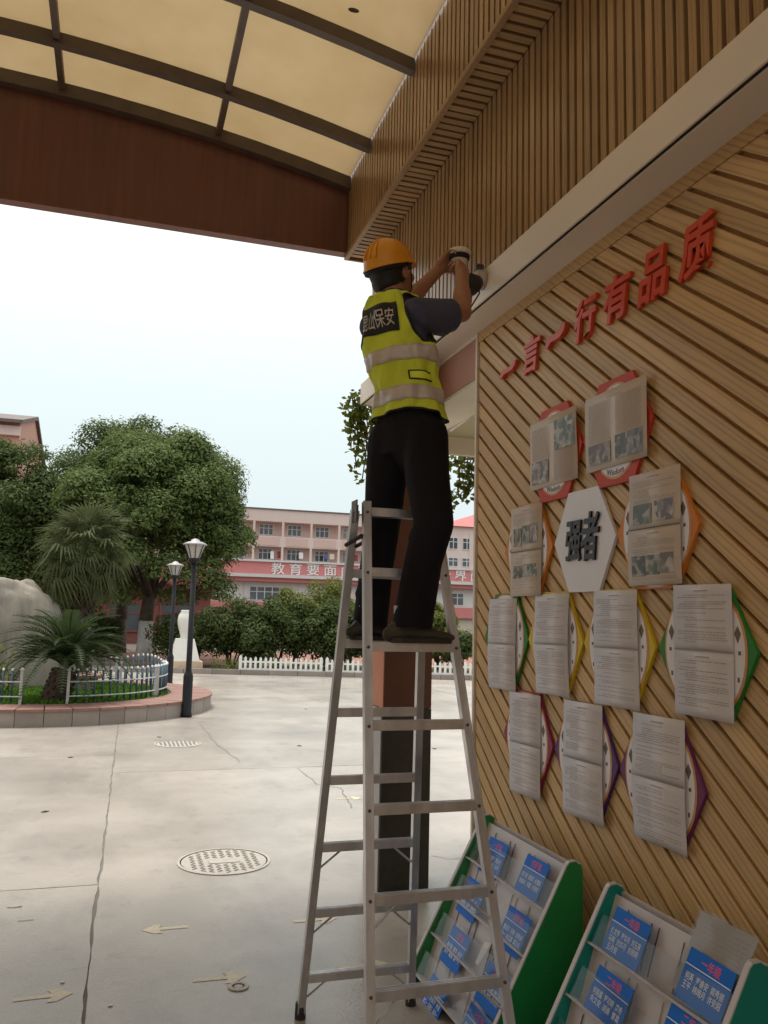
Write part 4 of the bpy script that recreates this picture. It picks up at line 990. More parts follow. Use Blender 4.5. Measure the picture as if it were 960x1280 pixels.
# hi-vis vest
ve_n, ve_z = 192, 120
def fold(th, z): return .006*math.sin(3*th+26*z)*math.sin(11*z)+.004*math.sin(13*th-40*z)*math.sin(7*z+th)+ .004*math.sin(9*th+14*z)+.003*math.sin(5*th-31*z)+.004*math.sin(23*z+2*th)+.012*max(0, (2.50-z)/.12)*(0.6+.4*math.sin(6*th))
def hem(th): return 2.372+.012*math.sin(2*th+.5)
ARM = [(R(82), 2.775, R(37), .112), (R(-82), 2.775, R(37), .112)]
def vestp(z, th, off=0.0): return torso(z, th, .010+fold(th, z)+off)
b = MB(); vs = []
for i in range(ve_z+1):
    for j in range(ve_n):
        th = -math.pi+2*math.pi*j/ve_n; z = hem(th)+(2.886-hem(th))*i/ve_z; vs.append(vestp(z, th))
fs = []
for i in range(ve_z):
    z = 2.372+(2.886-2.372)*(i+.5)/ve_z
    for j in range(ve_n):
        th = -math.pi+2*math.pi*(j+.5)/ve_n
        if any(((th-a)/ra)**2+((z-zc)/rz)**2 < 1 for a, zc, ra, rz in ARM): continue
        if z > 2.885-.0 : continue
        fs.append((i*ve_n+j, i*ve_n+(j+1) % ve_n, (i+1)*ve_n+(j+1) % ve_n, (i+1)*ve_n+j))
b.add(vs, fs); vest = sub('vest', b, hivis)
sm = vest.modifiers.new('thick', 'SOLIDIFY'); sm.thickness = .004; sm.offset = 1
def vpart(name, m, z0, z1, t0, t1, nz, nt_, off, zfun=lambda th: 0.0, parent=None):
    b = MB(); vs = []
    for d in (off, off+.002):
        for i in range(nz+1):
            for j in range(nt_+1):
                th = t0+(t1-t0)*j/nt_; vs.append(vestp(z0+(z1-z0)*i/nz+zfun(th), th, d))
    st = (nz+1)*(nt_+1); w1 = nt_+1; fs = []
    for i in range(nz):
        for j in range(nt_):
            a = i*w1+j; fs += [(a+w1, a+w1+1, a+1, a), (st+a, st+a+1, st+a+w1+1, st+a+w1)]
    for i in range(nz):
        a = i*w1; fs.append((a, st+a, st+a+w1, a+w1)); a = i*w1+nt_; fs.append((a+w1, st+a+w1, st+a, a))
    for j in range(nt_):
        fs.append((j+1, st+j+1, st+j, j)); a = nz*w1+j; fs.append((a, st+a, st+a+1, a+1))
    b.add(vs, fs); return b.build(name, m, vest, True)
vpart('reflective_band', silver, 2.575, 2.634, -math.pi, math.pi, 4, 90, .0055, lambda th: .012*math.sin(th))
vpart('reflective_band', silver, 2.415, 2.474, -math.pi, math.pi, 4, 90, .0055, lambda th: .008*math.sin(th))
bp = vpart('back_patch', piping_m, 2.70, 2.825, R(-42), R(29), 10, 20, .0055)
v, f = glyph('昆山保安', 1.0, 0, .006, 2); Wg = max(a[0] for a in v)-min(a[0] for a in v)
bm_ = bmesh.new(); vv = [bm_.verts.new(a) for a in v]
for q in f:
    try: bm_.faces.new([vv[i] for i in q])
    except ValueError: pass
b = MB(); sc_ = R(58)/Wg
bm_.verts.ensure_lookup_table()
for _ in range(3):
    bmesh.ops.triangulate(bm_, faces=bm_.faces[:]); lg = [e for e in bm_.edges if e.calc_length() > .16]
    if lg: bmesh.ops.subdivide_edges(bm_, edges=lg, cuts=1)
bmesh.ops.triangulate(bm_, faces=bm_.faces[:]); bm_.verts.index_update()
b.add([vestp(2.760+a.co.y*.080, R(-7)+a.co.x*sc_, .0092) for a in bm_.verts], [tuple(q.index for q in p.verts) for p in bm_.faces]); bm_.free()
b.build('lettering', silver, vest)
tabp = vpart('waist_tab', hivis_tab, 2.502, 2.535, R(38), R(86), 3, 12, .0055)
b = MB(); loop = [vestp(2.502, t_, .007) for t_ in np.linspace(R(86), R(38), 10)]+[vestp(2.502+.033*k/4, R(36), .007) for k in range(5)]+[vestp(2.535, t_, .007) for t_ in np.linspace(R(38), R(86), 10)]
b.tube(loop, .0028, 6); b.build('piping', piping_m, vest, True)
for a, zc, ra, rz in ARM:
    b = MB(); pts = []
    for t_ in np.linspace(0, 2*math.pi, 41): 
        z_ = min(2.872, zc+rz*1.02*math.sin(t_)); pts.append(vestp(z_, a+ra*1.03*math.cos(t_), .002))
    b.tube(pts, .0070, 6); b.build('piping', piping_m, vest, True)
b = MB(); pts = [vestp(hem(t_)+.001, t_, .002) for t_ in np.linspace(-math.pi, math.pi, 73)]; b.tube(pts, .0048, 6); b.build('piping', piping_m, vest, True)
b = MB(); pts = [vestp(2.884, t_, .002) for t_ in np.linspace(-math.pi, math.pi, 49)]; b.tube(pts, .005, 6); b.build('collar_edge', hivis_tab, vest, True)

# ================================================================== PLANTING HELPERS
def leafmesh(name, m, C, Nn, size, aspect=.5, seed=0, jit=.38):
    """many small leaf quads: C centres (n,3), Nn preferred normals (n,3)"""
    r = np.random.default_rng(seed); n = len(C)
    nn = Nn+r.normal(0, jit, (n, 3)); nn /= np.linalg.norm(nn, axis=1, keepdims=True)
    a = r.normal(0, 1, (n, 3)); a -= nn*np.sum(a*nn, axis=1, keepdims=True); a /= np.linalg.norm(a, axis=1, keepdims=True); b = np.cross(nn, a)
    s = (size*r.uniform(.65, 1.35, (n, 1)))
    V = np.empty((n, 4, 3)); V[:, 0] = C-a*s; V[:, 1] = C+b*s*aspect-a*s*.1; V[:, 2] = C+a*s-nn*s*.25; V[:, 3] = C-b*s*aspect-a*s*.1
    me = bpy.data.meshes.new(name); me.vertices.add(4*n); me.vertices.foreach_set('co', V.astype(np.float32).ravel())
    me.loops.add(4*n); me.loops.foreach_set('vertex_index', np.arange(4*n, dtype=np.int32)); me.polygons.add(n)
    me.polygons.foreach_set('loop_start', np.arange(0, 4*n, 4, dtype=np.int32)); me.update(calc_edges=True); me.validate(); me.materials.append(m); return me
def clumps(centers, radii, per, seed=0, squash=.95, below=.3):
    """leaf centres and outward normals scattered over the shells of leaf clumps"""
    r = np.random.default_rng(seed); Cs, Ns = [], []
    for c, rad in zip(centers, radii):
        k = max(6, int(per*(rad**2)/.5)); d = r.normal(0, 1, (k, 3)); d /= np.linalg.norm(d, axis=1, keepdims=True)
        lo = d[:, 2] < -below; d[lo, 2] *= -1
        rr = rad*np.clip(r.normal(.88, .16, (k, 1)), .3, 1.2); p = d*rr; p[:, 2] *= squash
        Cs.append(np.asarray(c)+p); nn = d.copy(); nn[:, 2] += .5; Ns.append(nn)
    return np.vstack(Cs), np.vstack(Ns)
def crown_centers(c, rx, ry, rz, n, seed, lo=-.5, core=.35):
    r = np.random.default_rng(seed); o = []
    while len(o) < n:
        d = r.normal(0, 1, 3); d /= np.linalg.norm(d)
        if d[2] < lo: continue
        k = r.uniform(.72, 1.03) if r.random() > core else r.uniform(.25, .72)
        o.append(np.array(c)+d*np.array([rx, ry, rz])*k)
    return np.array(o)
def leafobj(name, me, parent):
    me.transform(Matrix.Translation(-BASE[parent.name])); o = link(name, me, parent); BASE[o.name] = BASE[parent.name]; return o
def tree(label, x, y, h_trunk, crown, n, rad, per, leaf, seed, m=leaf_dark, tr=.2, lime=True, group='broad trees behind the plaza', extra=()):
    t = thing('camphor_tree', label, 'tree', (x, y, .05), group)
    c, rx, ry, rz = crown
    ce = crown_centers(c, rx, ry, rz, n, seed); rr = np.random.default_rng(seed+1).uniform(rad*.7, rad*1.3, n)
    if len(extra): ce = np.vstack([ce, [e[:3] for e in extra]]); rr = np.append(rr, [e[3] for e in extra])
    sp = crown_centers(c, rx*1.13, ry*1.13, rz*1.10, n//2, seed+9, -.4, .0); ce = np.vstack([ce, sp]); rr = np.append(rr, np.random.default_rng(seed).uniform(.16, .36, len(sp)))      # loose sprigs
    C, Nn = clumps(ce, rr, per, seed+2); leafobj('crown', leafmesh('crown', m, C, Nn, leaf, .5, seed+3), t)
    top = Vector((x+.1, y, h_trunk)); b = MB()
    b.tube([(x, y, 1.3), (x+.03, y, (1.3+h_trunk)/2), top, top+Vector((.1, 0, 1.0))], [tr*.95, tr*.85, tr*.75, tr*.5], 10)
    lr = random.Random(seed)
    for k in range(9):
        e = Vector(ce[lr.randrange(len(ce))]); mid = top.lerp(e, .5)+Vector((0, 0, .25)); b.tube([top+Vector((0, 0, -.3)), mid, e], [tr*.5, tr*.3, tr*.1], 6)
    b.build('limbs', bark, t, True)
    b = MB(); b.tube([(x-.02, y, .02), (x, y, .5), (x, y, 1.32)], [tr*1.25, tr*1.02, tr*.96], 12); b.build('trunk', limewash if lime else bark, t, True)
    return t
tree('big round camphor tree with a whitewashed trunk, tallest in the middle', .95, 28.5, 2.3, ((1.05, 28.6, 4.35), 2.75, 2.5, 2.75), 95, .68, 1150, .060, 11, leaf_mid, .24,
     extra=[(-.2, 29.5, 6.3, .9), (.6, 28.9, 6.9, .8), (2.6, 29.2, 6.2, .85), (3.0, 28.6, 5.9, .7), (-1.0, 29.2, 5.6, .8), (3.1, 28.3, 4.6, .8), (3.0, 28.2, 3.4, .7), (1.5, 26.6, 2.8, .8), (2.6, 27, 2.6, .8), (.2, 26.6, 3.2, .8), (-.9, 27.2, 2.6, .9), (-.2, 27.4, 2.0, .7), (3.0, 27.4, 2.2, .7), (1.8, 27.4, 2.0, .6), (-1.2, 28, 3.6, .9), (3.1, 28, 3.9, .9), (3.2, 28.4, 5.2, .8), (.4, 29.6, 2.2, .8)])
tree('tall dark camphor tree rising just behind the round tree', .2, 33.5, 2.6, ((.2, 33.5, 5.2), 2.9, 2.5, 3.0), 70, .8, 800, .066, 31, leaf_dark, .24, False,
     extra=[(1.9, 33, 7.9, .9), (.6, 33, 8.3, .8), (-1.0, 33, 7.9, .9), (3.2, 33, 7.3, .8), (3.8, 33, 6.3, .8)])
tree('dark leafy tree at the left edge, before the gabled building', -3.9, 30.5, 2.4, ((-3.9, 30.5, 4.0), 2.15, 2.4, 2.8), 70, .72, 900, .064, 51, leaf_dark, .22, False,
     extra=[(-3.0, 29.5, 6.4, .7), (-2.6, 29.5, 5.6, .7), (-2.3, 29, 4.6, .8), (-2.0, 28.6, 3.4, .8), (-1.8, 28.8, 2.4, .9), (-2.8, 28.6, 2.2, .9), (-1.2, 29.2, 1.7, .8), (-3.6, 28.5, 2.6, .9)])
tree('spreading dark tree cut by the left picture edge', -8.2, 31.5, 2.4, ((-8.0, 31.5, 4.0), 2.9, 2.4, 2.7), 56, .85, 700, .07, 71, leaf_dark, .22, False)
def bush(label, x, y, w, h, n, seed, m=leaf_hedge, z0=.22, leaf=.048, per=1150, group='shrubs behind the white picket fence', cat='shrub', name='shrub'):
    t = thing(name, label, cat, (x, y, .05), group)
    ce = crown_centers((x, y, (h+z0)/2), w*.8, w*.6, (h-z0)*.42, n, seed, -.9); C, Nn = clumps(ce, np.random.default_rng(seed).uniform(.22, .42, n), per, seed, .85, .6)
    leafobj('foliage', leafmesh('foliage', m, C, Nn, leaf, .5, seed), t)
    b = MB(); lr = random.Random(seed)
    for k in range(6):
        e = Vector(ce[lr.randrange(n)]); b.tube([(x+lr.uniform(-.12, .12), y+lr.uniform(-.1, .1), .0), Vector((x, y, .3)).lerp(e, .4), e], [.03, .022, .008], 5)
    b.build('stems', bark, t); return t
bush('dark round shrub behind the left end of the white picket fence', 3.3, 25.3, 1.25, 2.0, 52, 101)
bush('broad dark shrub behind the middle of the left fence panel', 4.7, 25.2, 1.3, 2.25, 56, 102)
bush('dark shrub with a rounded top nearest the ladder, left of it', 6.1, 25.1, 1.25, 2.15, 52, 103)
bush('pale green shrub rising behind the dark shrubs left of the ladder', 6.8, 26.8, 1.2, 2.9, 40, 104, leaf_hedge2, .9)
bush('dark shrub half hidden by the ladder legs', 7.4, 24.9, 1.0, 1.9, 40, 105)
bush('clipped ball shrub low beside the orange column', 7.75, 24.0, .40, .78, 30, 106, leaf_hedge, .1, .035)
bush('light green shrub seen between the worker leg and the wall', 9.6, 24.6, .95, 2.1, 40, 107, leaf_hedge2)
bush('dark shrub low in front of the light green one near the wall', 10.0, 23.9, .6, 1.1, 20, 108)
bush('small dark shrub filling the gap between the two left fence shrubs', 4.0, 24.7, .7, 1.35, 30, 121)
bush('taller olive shrub behind the middle of the fence shrubs', 5.4, 26.0, .9, 2.55, 36, 122, leaf_hedge2, .6)
bush('low dark shrub before the ladder, behind the second fence panel', 6.6, 24.3, .8, 1.2, 30, 123)
bush('dark shrub right of the white urn', 2.35, 25.8, 1.0, 1.5, 36, 109)
bush('shadowy shrub left of the white urn', 1.75, 26.9, .75, 1.5, 30, 110, leaf_hedge, .2)
bush('shadowy shrub under the camphor tree, left of its trunk', -.75, 28.8, 1.1, 1.5, 44, 111, leaf_hedge, .2)
bush('dark shrub behind the boulder at the left edge', -2.4, 28.0, 1.3, 2.4, 30, 112, leaf_hedge, .2)
b = MB(); b.prism([(-12, 28.9), (24, 22.2), (24, 34), (-12, 36)], (-.05, .056), lambda u, v, d: (u, v, d)); tag(b.build('red_path', red_soil), kind='structure')
# flowering undergrowth behind the fence, nobody could count it
r = np.random.default_rng(5); n = 2600; xs = r.uniform(2.6, 10.5, n); ys = 24.06-.323*xs+r.uniform(.35, 1.2, n); zs = r.uniform(.06, .42, n)*r.uniform(.5, 1, n)
me = leafmesh('undergrowth', leaf_hedge2, np.c_[xs, ys, zs], np.tile([0, -.5, .6], (n, 1)), .045, .3, 6, .8)
tag(link('undergrowth', me), 'low pale green undergrowth behind the white picket fence', 'plants', kind='stuff')

# white picket fence: three panels
pm = MB(); pm.prism([(-.032, 0), (.032, 0), (.032, .37), (0, .41), (-.032, .37)], (-.009, .009), lambda u, v, d: (u, d, v)); picket_me = pm.mesh('picket', white_picket)
def picket_fence(x0, x1, label):
    y0, y1 = bedline(x0)+.02, bedline(x1)+.02
    t = thing('picket_fence', label, 'fence', ((x0+x1)/2, (y0+y1)/2, .05), 'white picket fence panels along the garden bed'); L_ = math.hypot(x1-x0, y1-y0); n = max(2, round(L_/.135))
    a = math.atan2(y1-y0, x1-x0)
    for i in range(n+1):
        o = link('picket', picket_me, t, Vector((x0+(x1-x0)*i/n, y0+(y1-y0)*i/n, .06))-BASE[t.name]); o.rotation_euler = (0, 0, a); o.scale = (1.25, 1, 1.12) if i in (0, n) else (1, 1, rng.uniform(.96, 1.04))
    for z in (.15, .34):
        b = MB(); b.bar((x0, y0+.014, z), (x1, y1+.014, z), .045, .016, (0, 0, 1)); b.build('rail', white_picket, t)
picket_fence(3.28, 5.35, 'white picket fence panel at the left, in front of dark shrubs')
picket_fence(5.5, 6.7, 'white picket fence panel just left of the ladder')
picket_fence(6.85, 9.3, 'white picket fence panel passing behind the orange column')
# white urn on its pedestal
ux, uy = 1.86, 23.95
um = thing('urn_sculpture', 'white marble urn on a tapered pedestal with a sandstone foot', 'sculpture', (ux, uy, .05))
b = MB(); b.lathe([(.13, 1.10), (.15, 1.13), (.12, 1.17), (.16, 1.30), (.21, 1.48), (.225, 1.62), (.20, 1.76), (.14, 1.86), (.15, 1.89), (.11, 1.90)], (ux, uy, -.22), 24); b.build('urn', marble, um, True)
b = MB()
for (w0, w1, z0, z1) in ((.40, .24, .30, .90),):
    b.hexa([(ux-w0, uy-w0, z0), (ux+w0, uy-w0, z0), (ux+w0, uy+w0, z0), (ux-w0, uy+w0, z0), (ux-w1, uy-w1, z1), (ux+w1, uy-w1, z1), (ux+w1, uy+w1, z1), (ux-w1, uy+w1, z1)])
b.build('pedestal', marble, um, bevel=.01)
MB().box((ux-.48, uy-.4, .03), (ux+.48, uy+.4, .30)).build('foot', sand_stone, um, bevel=.01)

# ================================================================== ROUND PLANTER
PX, PYc, PR = -1.04, 15.34, 2.72
pl = thing('planter', 'round raised planter with a stone kerb and red cap tiles', 'planter', (PX, PYc, 0))
def ring_piece(a0, a1, r0_, r1_, z0, z1, k=3):
    b = MB(); v = []
    for i in range(k+1):
        a = a0+(a1-a0)*i/k; c, s = math.cos(a), math.sin(a)
        v += [(PX+r0_*c, PYc+r0_*s, z0), (PX+r1_*c, PYc+r1_*s, z0), (PX+r1_*c, PYc+r1_*s, z1), (PX+r0_*c, PYc+r0_*s, z1)]
    f = [(3, 2, 1, 0), (4*k, 4*k+1, 4*k+2, 4*k+3)]
    for i in range(k):
        for j in range(4): f.append((4*i+j, 4*i+4+j, 4*i+4+(j+1) % 4, 4*i+(j+1) % 4))
    return b.add(v, f)
nk = 46
for i in range(nk):
    a0, a1 = 2*math.pi*i/nk, 2*math.pi*(i+1)/nk
    ring_piece(a0+.0015, a1-.0015, PR-.2, PR+rng.uniform(-.002, .002), -.02, .205).build('kerb_stone', kerb_m, pl)
    ring_piece(a0+.003, a1-.003, PR-.34, PR+.018, .207, .242+rng.uniform(-.001, .001)).build('cap_tile', cap_m, pl)
    ring_piece(a0+.003, a1-.003, PR-.68, PR-.345, .207, .240).build('cap_tile', cap_m, pl)
b = MB(); b.lathe([(PR-.685, .15), (PR-.685, .225)], (PX, PYc, 0), 48); b.build('soil_bed', soil, pl)
r = np.random.default_rng(9); n = 9000; rr = (PR-.72)*np.sqrt(r.uniform(0, 1, n)); aa = r.uniform(0, 2*math.pi, n)
me = leafmesh('lawn_grass', grass_m, np.c_[PX+rr*np.cos(aa), PYc+rr*np.sin(aa), r.uniform(.235, .275, n)], np.c_[np.cos(r.uniform(0, 6.28, n)), np.sin(r.uniform(0, 6.28, n)), .25*np.ones(n)], .042, .28, 10, .2)
tag(link('lawn_grass', me), 'short green grass filling the round planter', 'grass', kind='stuff')
# teal fence in arcs on the planter
pk = MB(); pk.tube([(0, 0, 0), (0, 0, .46)], .016, 8); picket2 = pk.mesh('picket', teal_picket, True)
pk = MB(); pk.ball((0, 0, .475), (.019, .019, .024), None, 8, 6); tip2 = pk.mesh('tip', white_picket, True)
def arc_fence(a0, a1, label, rad=1.95, end=True, z=.22, arch=0.0):
    a0, a1 = R(a0), R(a1); am = (a0+a1)/2
    t = thing('garden_fence', label, 'fence', (PX+rad*math.cos(am), PYc+rad*math.sin(am), z), 'teal garden fence panels round the planter')
    n = max(3, int(abs(a1-a0)*rad/.125))
    for i in range(1 if end else 0, n if end else n+1):
        a = a0+(a1-a0)*i/n; o = link('picket', picket2, t, Vector((PX+rad*math.cos(a), PYc+rad*math.sin(a), z+.03))-BASE[t.name])
        o.scale = (1, 1, 1+arch*math.sin(math.pi*i/n)); c = link('tip', tip2, o); c.location = (0, 0, 0)
    for zz in (.12, .33):
        b = MB(); b.tube([(PX+(rad+.012)*math.cos(a0+(a1-a0)*k/n), PYc+(rad+.012)*math.sin(a0+(a1-a0)*k/n), z+zz) for k in range(n+1)], .011, 6); b.build('rail', rail_white, t)
    if end:
        for a in (a0, a1):
            b = MB(); x, y = PX+rad*math.cos(a), PYc+rad*math.sin(a); b.box((x-.020, y-.020, z), (x+.020, y+.020, z+.50)); b.hexa([(x-.034, y-.034, z+.50), (x+.034, y-.034, z+.50), (x+.034, y+.034, z+.50), (x-.034, y+.034, z+.50), (x-.006, y-.006, z+.54), (x+.006, y-.006, z+.54), (x+.006, y+.006, z+.54), (x-.006, y+.006, z+.54)]); b.build('post', rail_white, t)
arc_fence(-160, -96, 'teal garden fence panel left of the cycad, at the picture edge')
arc_fence(-77, -28, 'teal garden fence panel right of the cycad')
arc_fence(-25, 8, 'short garden fence panel with white end posts behind the nearer lamp post', 1.95)
arc_fence(12, 52, 'arched garden fence panel at the far right side of the planter', 1.95, True, .22, .18)
arc_fence(55, 120, 'teal garden fence panel along the back of the planter', 1.95, True, .22, .1)
# round stone table
st = thing('stone_table', 'low round pinkish stone table on the planter lawn', 'table', (-.42, 15.4, .22))
b = MB(); b.lathe([(.17, .22), (.15, .30), (.16, .46)], (-.42, 15.4, 0), 20); b.build('pillar', kerb_m, st, True)
b = MB(); b.lathe([(.28, .46), (.30, .475), (.30, .52), (.285, .53)], (-.42, 15.4, 0), 28); b.build('top', cap_m, st)
# boulder
bk = thing('boulder', 'big pale weathered boulder standing on the planter', 'rock', (-2.05, 16.5, .22))
bmr = bmesh.new(); bmesh.ops.create_icosphere(bmr, subdivisions=5, radius=1)
from mathutils import noise as mnoise
for v in bmr.verts:
    p = v.co.copy(); d = 1+.10*mnoise.noise(p*1.4+Vector((3, 1, 7)))+.05*mnoise.noise(Vector((p.x*6, p.y*6, p.z*2.5)))+.025*mnoise.noise(p*13)+.012*mnoise.noise(p*26)
    q = Vector((math.copysign(abs(p.x)**.9, p.x), p.y, p.z))*d; v.co = Vector((q.x*1.42, q.y*.55, max(-.3, q.z)*1.93))
me = bpy.data.meshes.new('stone'); bmr.to_mesh(me); bmr.free(); me.materials.append(rock_m); me.polygons.foreach_set('use_smooth', [True]*len(me.polygons))
o = link('stone', me, bk)
# cycad
cy = thing('cycad', 'cycad palm with a leaning trunk and arching dark fronds at the planter front', 'plant', (-.80, 13.75, .22))
b = MB(); pts = [Vector((-.80, 13.75, .2)), Vector((-.76, 13.75, .42)), Vector((-.68, 13.75, .70))]; b.tube(pts, [.22, .19, .165], 14)
for k in range(60):
    a = k*2.4; t_ = (k+.5)/60; c = pts[0].lerp(pts[2], t_); rr_ = .21-.05*t_
    b.bar(c+Vector((math.cos(a)*rr_*.9, math.sin(a)*rr_*.9, -.01)), c+Vector((math.cos(a)*(rr_+.03), math.sin(a)*(rr_+.03), .03)), .05, .025, (0, 0, 1))
b.build('trunk', palm_bark, cy)
def frond_mesh(L_, droop, seed, m, nl=34, lw=.16):
    r = random.Random(seed); b = MB(); pts = []
    for i in range(13):
        t_ = i/12; pts.append(Vector((L_*(t_-.18*droop*t_**3), 0, L_*(.55*t_-(.55+.45*droop)*t_**2.1))))
    b.tube(pts, [.012*(1-.8*i/12) for i in range(13)], 5)
    for i in range(nl):
        t_ = .10+.9*i/nl; k = min(11, int(t_*12)); p = pts[k].lerp(pts[k+1], t_*12-k); tg = (pts[k+1]-pts[k]).normalized()
        l = lw*math.sin(math.pi*min(1, .15+.85*t_))**.6*(.55 if t_ > .93 else 1)+.02
        for s in (-1, 1):
            d = (Vector((0, s, 0))*.8+tg*.75+Vector((0, 0, .28))).normalized()*l; w_ = tg*.010
            b.add([p-w_, p+w_, p+d*.6+w_*.9+Vector((0, 0, .01)), p+d, p+d*.6-w_*.9], [(0, 1, 2, 3, 4)])
    return b.mesh('frond', m)
FM = [frond_mesh(1.0, d, i, leaf_cycad) for i, d in enumerate((.5, .8, 1.0, 1.25))]
ctop = Vector((-.66, 13.75, .72))
for k in range(46):
    f_ = k/46; o = link('frond', FM[min(3, int(f_*4))], cy, ctop-BASE[cy.name]); o.rotation_euler = (0, R(-66+56*f_**.8), k*2.399963); s_ = rng.uniform(.78, .98); s_ *= 1.35; o.scale = (s_, s_, s_)
# fan palm
fp = thing('fan_palm', 'fan palm with a shaggy crown beside the boulder', 'palm tree', (-.62, 17.0, .22))
b = MB(); b.tube([(-.62, 17.0, .2), (-.62, 17.0, 1.2), (-.58, 17.0, 2.5)], [.2, .17, .15], 12)
for k in range(120):
    a = k*2.4; z = .3+2.15*k/120; c = Vector((-.62+.04*k/120, 17.0, z)); b.bar(c+Vector((math.cos(a), math.sin(a), -.3))*.13, c+Vector((math.cos(a)*.205, math.sin(a)*.205, .07)), .06, .02, (0, 0, 1))
b.build('trunk', palm_bark, fp)
def fan_mesh(seed, droop):
    b = MB(); r = random.Random(seed); pet = [Vector((0, 0, 0)), Vector((.28, 0, .05)), Vector((.5, 0, .05-.08*droop))]; b.tube(pet, [.014, .011, .009], 5)
    h_ = pet[-1]
    for i in range(26):
        a = R(-125+250*i/25); l = .52*(1-.25*abs(i-12.5)/12.5)*r.uniform(.9, 1.05); d = Vector((math.cos(a), math.sin(a), .05*math.cos(a))); sd_ = Vector((-math.sin(a), math.cos(a), 0)); p1 = h_+d*l*.55+Vector((0, 0, .04*math.sin(6*a))); p2 = h_+d*l+Vector((0, 0, -.10-.22*droop*r.uniform(.4, 1.3)))
        w_ = l*.052; b.add([h_, p1-sd_*w_, p2, p1+sd_*w_, p1+Vector((0, 0, -.012))], [(0, 1, 4), (0, 4, 3), (1, 2, 4), (4, 2, 3)])
    return b.mesh('fan_leaf', leaf_palm)
FF = [fan_mesh(i, d) for i, d in enumerate((.2, .7, 1.2, 1.8))]
for k in range(40):
    f_ = k/40; o = link('fan_leaf', FF[min(3, int(f_*4))], fp, Vector((0, 0, 2.30+.32*(1-f_)))); o.rotation_euler = (rng.uniform(-.3, .3), R(-68+112*f_**.9), k*2.399963+rng.uniform(-.2, .2)); s_ = rng.uniform(.9, 1.15); o.scale = (s_, s_, s_)
# bamboo before the boulder
bb = thing('bamboo', 'thin yellowish bamboo stems in front of the boulder', 'plant', (-1.75, 14.5, .22))
b = MB(); r = np.random.default_rng(3); C = []
for k in range(26):
    x, y = -1.9+r.uniform(-.35, .42), 14.5+r.uniform(-.3, .3); h_ = r.uniform(.5, 1.25)*(1 if x < -1.75 else .6); tx = r.uniform(-.2, .2)
    b.tube([(x, y, .2), (x+tx*.4, y, .2+h_*.6), (x+tx, y, .2+h_)], [.012, .010, .004], 5)
    for j in range(26): t_ = r.uniform(.3, 1); C.append((x+tx*t_+r.normal(0, .07), y+r.normal(0, .07), .2+h_*t_))
b.build('stems', hivis_tab if False else leaf_hedge2, bb); C = np.array(C)
leafobj('leaves', leafmesh('leaves', leaf_hedge2, C, np.tile([.2, -.4, .6], (len(C), 1)), .06, .22, 8, .8), bb)

# street lamps
def lamp(x, y, z0, label, H=2.75):
    t = thing('street_lamp', label, 'street lamp', (x, y, z0), 'black garden lamp posts')
    b = MB(); b.lathe([(.085, 0), (.085, .05), (.075, .07), (.075, .62), (.065, .66), (.052, .68), (.045, .72), (.040, H-.36)], (x, y, z0), 16); b.build('post', lamp_black, t, True)
    b = MB(); b.lathe([(.04, H-.37), (.09, H-.34), (.098, H-.30), (.085, H-.285)], (x, y, z0), 16); b.build('collar', lamp_black, t, True)
    b = MB(); b.lathe([(.085, H-.285), (.11, H-.2), (.165, H-.075)], (x, y, z0), 8); b.build('lantern', lamp_glass, t)
    b = MB()
    for k in range(8):
        a = 2*math.pi*k/8; b.bar((x+.087*math.cos(a), y+.087*math.sin(a), z0+H-.285), (x+.168*math.cos(a), y+.168*math.sin(a), z0+H-.075), .012, .012)
    b.build('glazing_bars', lamp_black, t)
    b = MB(); b.lathe([(.19, H-.075), (.19, H-.06), (.12, H-.025), (.075, H-.018), (.06, H+.01), (.03, H+.025), (.0, H+.03)], (x, y, z0), 20); b.build('cap', grey_stone, t, True)
    return t
lamp(1.14, 13.62, 0, 'nearer black lamp post standing in front of the planter kerb')
lamp(1.22, 19.5, -.005, 'farther black lamp post seen behind the planter fence', 2.73)

# hanging vines at the gatehouse corner
def vine(label, strands, seed):
    x0, y0, z0 = strands[0][0]
    t = thing('hanging_vine', label, 'vine', (x0, y0, z0), 'green vines trailing from the gatehouse roof'); b = MB(); C = []; r = np.random.default_rng(seed)
    for pts in strands:
        pts = [Vector(p) for p in pts]; b.tube(pts, .005, 5)
        for a, c in zip(pts[:-1], pts[1:]):
            for k in range(int((c-a).length/.0125)+1): C.append(np.array(a.lerp(c, r.random()))+r.normal(0, .034, 3))
    b.build('stems', bark, t); C = np.array(C); leafobj('leaves', leafmesh('leaves', leaf_vine, C, np.tile([-.2, -.7, .4], (len(C), 1)), .028, .7, seed, .6), t)
V6 = lambda x, y, Y=6.2: tuple(on('Y', Y, x, y))
rv = random.Random(12)
def strand(x, y0, y1, Y): n = 6; return [V6(x+rv.uniform(-3, 3), y0+(y1-y0)*k/n, Y) for k in range(n+1)]
vine('thick green vine hanging left of the worker from the beam end', [strand(440, 492, 560, 6.3), strand(446, 490, 585, 6.2), strand(452, 490, 545, 6.25), strand(455, 500, 600, 6.2), strand(460, 490, 575, 6.15), strand(437, 495, 530, 6.3), strand(466, 495, 560, 6.25), strand(450, 500, 560, 6.2), strand(444, 496, 540, 6.2)], 1)
vine('green vine hanging near the wall edge under the passage lintel', [strand(574, 568, 620, 6.2), strand(580, 568, 626, 6.25), strand(586, 566, 610, 6.2), strand(591, 566, 614, 6.2), strand(588, 568, 600, 6.25), [V6(584, 608), V6(572, 622), V6(560, 627), V6(552, 622)]], 2)
vine('thin green vine hanging beside the worker hip', [strand(551, 568, 610, 6.2), strand(554, 566, 640, 6.25), strand(548, 566, 600, 6.2), [V6(553, 566), V6(556, 590), V6(554, 612), V6(557, 640)]], 3)

